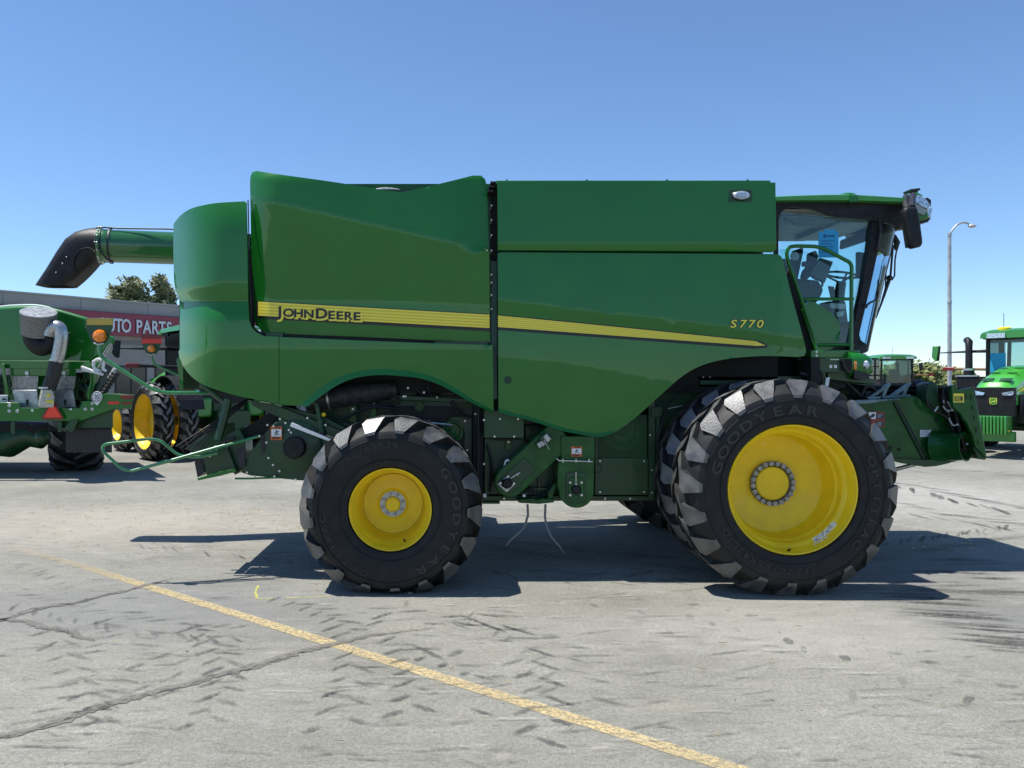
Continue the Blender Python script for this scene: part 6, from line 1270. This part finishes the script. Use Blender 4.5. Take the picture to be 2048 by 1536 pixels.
# running gear
EXD[0] = Vector((-.60, 1, 0))
mb = MB(); mb.pp([(-130, 845), (225, 855), (200, 880), (130, 900), (60, 880), (-130, 900)], Yc+1.0, 1.5); mb.build('undercarriage', DARK, AC)
mb = MB(); mb.rect(132, 858, 224, 905, Yc+.2, .03); mb.build('mud_flap', BLACK, AC)
mb = MB(); mb.tube([W(-40, 880, Yc+1.2), W(20, 885, Yc+1.2), W(60, 870, Yc+1.2), W(90, 880, Yc+1.2)], [.3, .32, .25, .2], 12); mb.ball(W(85, 875, Yc+.6), .16, 12); mb.build('axle_housing', GREENF, AC)
def cart_wheel(x, Yw, rz):
    r = bpy.data.objects.new('wheel', None); C.objects.link(r); OFF[r.name] = Vector((0, 0, 0)); r.empty_display_size = .2
    tyre_obj(.92, 1.05, .45, 15, r, 56, (), .05, 1, .0); rim_obj([(.42, -.35), (.445, -.42), (.455, -.43), (.455, -.40), (.40, -.36), (.37, -.1), (.2, -.05), (0, -.05)], r, 40)
    r.parent = AC; r.location = Vector((x, Yw, .91))-OFF[AC.name]; r.rotation_euler = (0, 0, rz); return r
cwh = cart_wheel(W(142, 0, Yc+1.6).x, Yc+1.9, math.radians(-68)); c = copy_tree(cwh, AC); c.location = Vector((W(-70, 0, Yc+2.2).x, Yc+2.2, .91))-OFF[AC.name]
EXD[0] = Vector((0, 1, 0))
# ------------------------------------------------------------------ shop building
WDR = Vector((.64, .768, 0)).normalized(); O_ = Vector((-17.5, 30, 0))-WDR*9
def wallp(s, z, d=0.0): n_ = Vector((WDR.y, -WDR.x, 0)); p = O_+WDR*s+n_*d; return Vector((p.x, p.y, z))
BD = thing('store_building', 'low pale grey store building with a dark red sign band behind the seeder cart', 'building', O_)
LEN = 26; HT = 5.45
STUC = mat('painted_block_wall', (.30, .285, .265), .85, 0, 0, .06, 1.5, .2, 20); PARA = mat('parapet_metal', (.30, .30, .285), .6, 0, 0, .05, 1)
def wslab(mb, s0, s1, z0, z1, d0, d1): mb.prism([wallp(s0, z0, d1), wallp(s1, z0, d1), wallp(s1, z1, d1), wallp(s0, z1, d1)], (wallp(0, 0, d0)-wallp(0, 0, d1)))
mb = MB(); wslab(mb, 0, LEN, 0, HT-.52, -12, 0); mb.build('wall', STUC, BD)
mb = MB(); wslab(mb, -.1, LEN+.1, HT-.49, HT, -12, .15); mb.build('parapet', PARA, BD); mb = MB(); wslab(mb, -.15, LEN+.15, HT+.003, HT+.07, -12, .2); mb.build('coping', mat('coping_metal', (.36, .36, .35), .5), BD)
mb = MB()
for k in range(9): wslab(mb, k*3, k*3+.02, HT-.47, HT-.02, .14, .158)
wslab(mb, 0, LEN, HT-1.85, HT-1.68, -.1, .03); mb.build('wall_joint', mat('joint_grey', (.2, .195, .185), .8), BD)
mb = MB(); wslab(mb, 6, LEN-2, HT-1.48, HT-.52, 0, .32); SG = mb.build('sign_band', mat('maroon_sign', (.24, .012, .04), .45, 0, .3, .08, 2), BD)
n_ = Vector((WDR.y, -WDR.x, 0))
def s_of(px):
    t = (px-PX)/F; q = O_+n_*.36; return (t*q.y-q.x)/(WDR.x-t*WDR.y)
s0_, s1_ = s_of(230), s_of(345)
hL = .56; zB = HT-1.33; chars = 'TO PARTS'; wch = {'T': .82, 'O': .98, ' ': .55, 'P': .95, 'A': 1.0, 'R': .98, 'S': .92}
tot = sum(wch[c] for c in chars); un = (s1_-s0_)/tot
for (txt, st_, bold, dd, mt) in ((chars, s0_, .055, .345, mat('sign_letter_edge', (.05, .02, .03), .5)), (chars, s0_, .03, .36, mat('sign_letter_white', (.62, .68, .72), .5))):
    mb = MB(); s = st_
    for ch in txt:
        w_ = wch[ch]*un
        if ch != ' ':
            p = wallp(s+w_/2, zB, dd); mb.text(ch, Matrix(((WDR.x*un*1.0, 0, n_.x, p.x), (WDR.y*un*1.0, 0, n_.y, p.y), (0, hL, 0, p.z), (0, 0, 0, 1))), bold, .015)
        s += w_
    s = st_-un*2.0
    for ch in 'AU':
        w_ = un; p = wallp(s+w_/2, zB, dd); mb.text(ch, Matrix(((WDR.x*un*1.0, 0, n_.x, p.x), (WDR.y*un, 0, n_.y, p.y), (0, hL, 0, p.z), (0, 0, 0, 1))), bold, .015); s += w_
    mb.build('sign_letters', mt, SG, smooth=False)
mb = MB()
for s in (s_of(262), s_of(340)): wslab(mb, s-.5, s+.9, .1, 2.6, .001, .03)
mb.build('shop_windows', mat('dark_shop_glass', (.02, .025, .03), .1), BD); mb = MB()
for s in (s_of(262), s_of(340)):
    for q in (-.52, .18, .88): wslab(mb, s+q-.03, s+q+.03, .1, 2.6, .0, .05)
    wslab(mb, s-.55, s+.95, 2.6, 2.66, .0, .05)
mb.build('window_frame', BLACK, BD)
# ------------------------------------------------------------------ street lamp
Yp = 38; bp_ = Vector(((1899-PX)/F*Yp, Yp, 0))
SL = thing('street_lamp', 'tall grey street lamp on a bare metal pole right of the combine', 'street lamp', bp_)
ztop = H+(PY-470)/F*Yp
mb = MB(); mb.cyl(bp_, bp_+Vector((0, 0, ztop)), .105, .078, 14); mb.cyl(bp_, bp_+Vector((0, 0, .05)), .25, n=14); mb.build('pole', GALV, SL)
mb = MB(); mb.cyl(bp_+Vector((0, 0, W(0, 606, Yp).z)), bp_+Vector((0, 0, W(0, 602, Yp).z)), .11); mb.cyl(bp_+Vector((0, 0, ztop-.05)), bp_+Vector((0, 0, ztop+.1)), .095); mb.build('pole_band', GALV, SL)
mb = MB(); mb.tube([bp_+Vector((.0, 0, ztop-.1)), W(1903, 462, Yp), W(1914, 449, Yp), W(1927, 444, Yp), W(1938, 448, Yp)], .045, 10, rad=.4); mb.build('lamp_bracket', GALV, SL)
mb = MB(); mb.ball(W(1944, 452, Yp), .20, 16, (1.0, .7, .48)); mb.build('lamp_head', mat('lamp_head_grey', (.5, .5, .5), .45, .3), SL)
# ------------------------------------------------------------------ trees
LEAF1 = mat('conifer_needles', (.09, .12, .05), .7, 0, 0, 0, .9, col2=(.26, .28, .14)); LEAF2 = mat('broad_leaves', (.07, .10, .02), .65, 0, 0, 0, 1.2, col2=(.2, .22, .05)); BARK = mat('bark', (.08, .06, .045), .9, 0, 0, .3, 6)
def tree(name, label, base, h, rad, kind, nleaf, seed, group, low=.12):
    rnd = random.Random(seed); T = thing(name, label, 'tree', base, group); base = Vector(base)
    mb = MB(); mb.tube([base, base+Vector((.1, 0, h*.4)), base+Vector((0, .1, h*.93))], [h*.028, h*.02, h*.004], 8)
    lb = MB(); limbs = []
    nl = 44 if kind == 'con' else 26
    for i in range(nl):
        t = low+(.98-low)*(i+rnd.random())/nl; a = rnd.random()*2*PI
        if kind == 'con': L = rad*(1-t)**.75*rnd.uniform(.65, 1.15)+.15; up = .25*(1 if t > .6 else .1)
        else: L = rad*math.sin(PI*min(1, (t*.86+.14)))**.6*rnd.uniform(.6, 1.1); up = .5
        p0 = base+Vector((0, 0, h*t*(.95 if kind == 'con' else .8))); d = Vector((math.cos(a), math.sin(a), up)).normalized(); p1 = p0+d*L
        mb.tube([p0, p0.lerp(p1, .5)+Vector((0, 0, -.03*L)), p1], [h*.006, h*.004, h*.0015], 5); limbs.append((p0, p1, L, t))
    mb.build('trunk', BARK, T)
    tot = sum(l[2] for l in limbs)
    for p0, p1, L, t in limbs:
        n = int(nleaf*L/tot)
        for k in range(n):
            u = rnd.random()**.6; c = p0.lerp(p1, .15+.9*u); sp = (.09*rad if kind == 'con' else .22*rad)*(1.1-.3*u); c = c+Vector((rnd.gauss(0, sp), rnd.gauss(0, sp), rnd.gauss(0, sp*.6)))
            s_ = (.31 if kind == 'con' else .24)*rnd.uniform(.6, 1.5); d = Vector((rnd.gauss(0, 1), rnd.gauss(0, 1), rnd.gauss(.3, .7))).normalized()*s_; w_ = d.orthogonal().normalized()*s_*(.28 if kind == 'con' else .6)
            lb.f([lb.bm.verts.new(c-d), lb.bm.verts.new(c+w_), lb.bm.verts.new(c+d), lb.bm.verts.new(c-w_)])
    lb.build('crown', LEAF1 if kind == 'con' else LEAF2, T, smooth=False)
    return T
def gp(px, Y): return ((px-PX)/F*Y, Y, 0)
tree('conifer_tree', 'broad conifer with a rounded double top behind the store roof', gp(262, 62), 10.9, 3.9, 'con', 17000, 1, 'conifers behind the store')
tree('conifer_tree', 'pointed conifer behind the store roof, nearest the combine', gp(318, 63), 11.1, 3.0, 'con', 12000, 2, 'conifers behind the store')
tree('conifer_tree', 'small conifer half merged into the left side of the broad conifer behind the store', gp(232, 62), 9.2, 2.2, 'con', 6500, 5, 'conifers behind the store')
gR = 'trees along the far edge of the yard'
for i, (px, Y, h, r, lab) in enumerate(((1826, 66, 3.9, 2.4, 'bushy green tree directly behind the distant tractor mirror'), (1858, 70, 3.5, 2.3, 'yellowish green tree between the distant tractor and the street lamp'), (1893, 74, 3.6, 1.9, 'leafy tree right behind the street lamp pole'), (1918, 72, 2.9, 1.7, 'low shrubby tree behind the hood of the big right tractor'), (1780, 74, 3.2, 3.0, 'low tree hidden mostly by the distant tractor cab'))):
    tree('leafy_tree', lab, gp(px, Y), h, r, 'leaf', 3600, 20+i, gR)
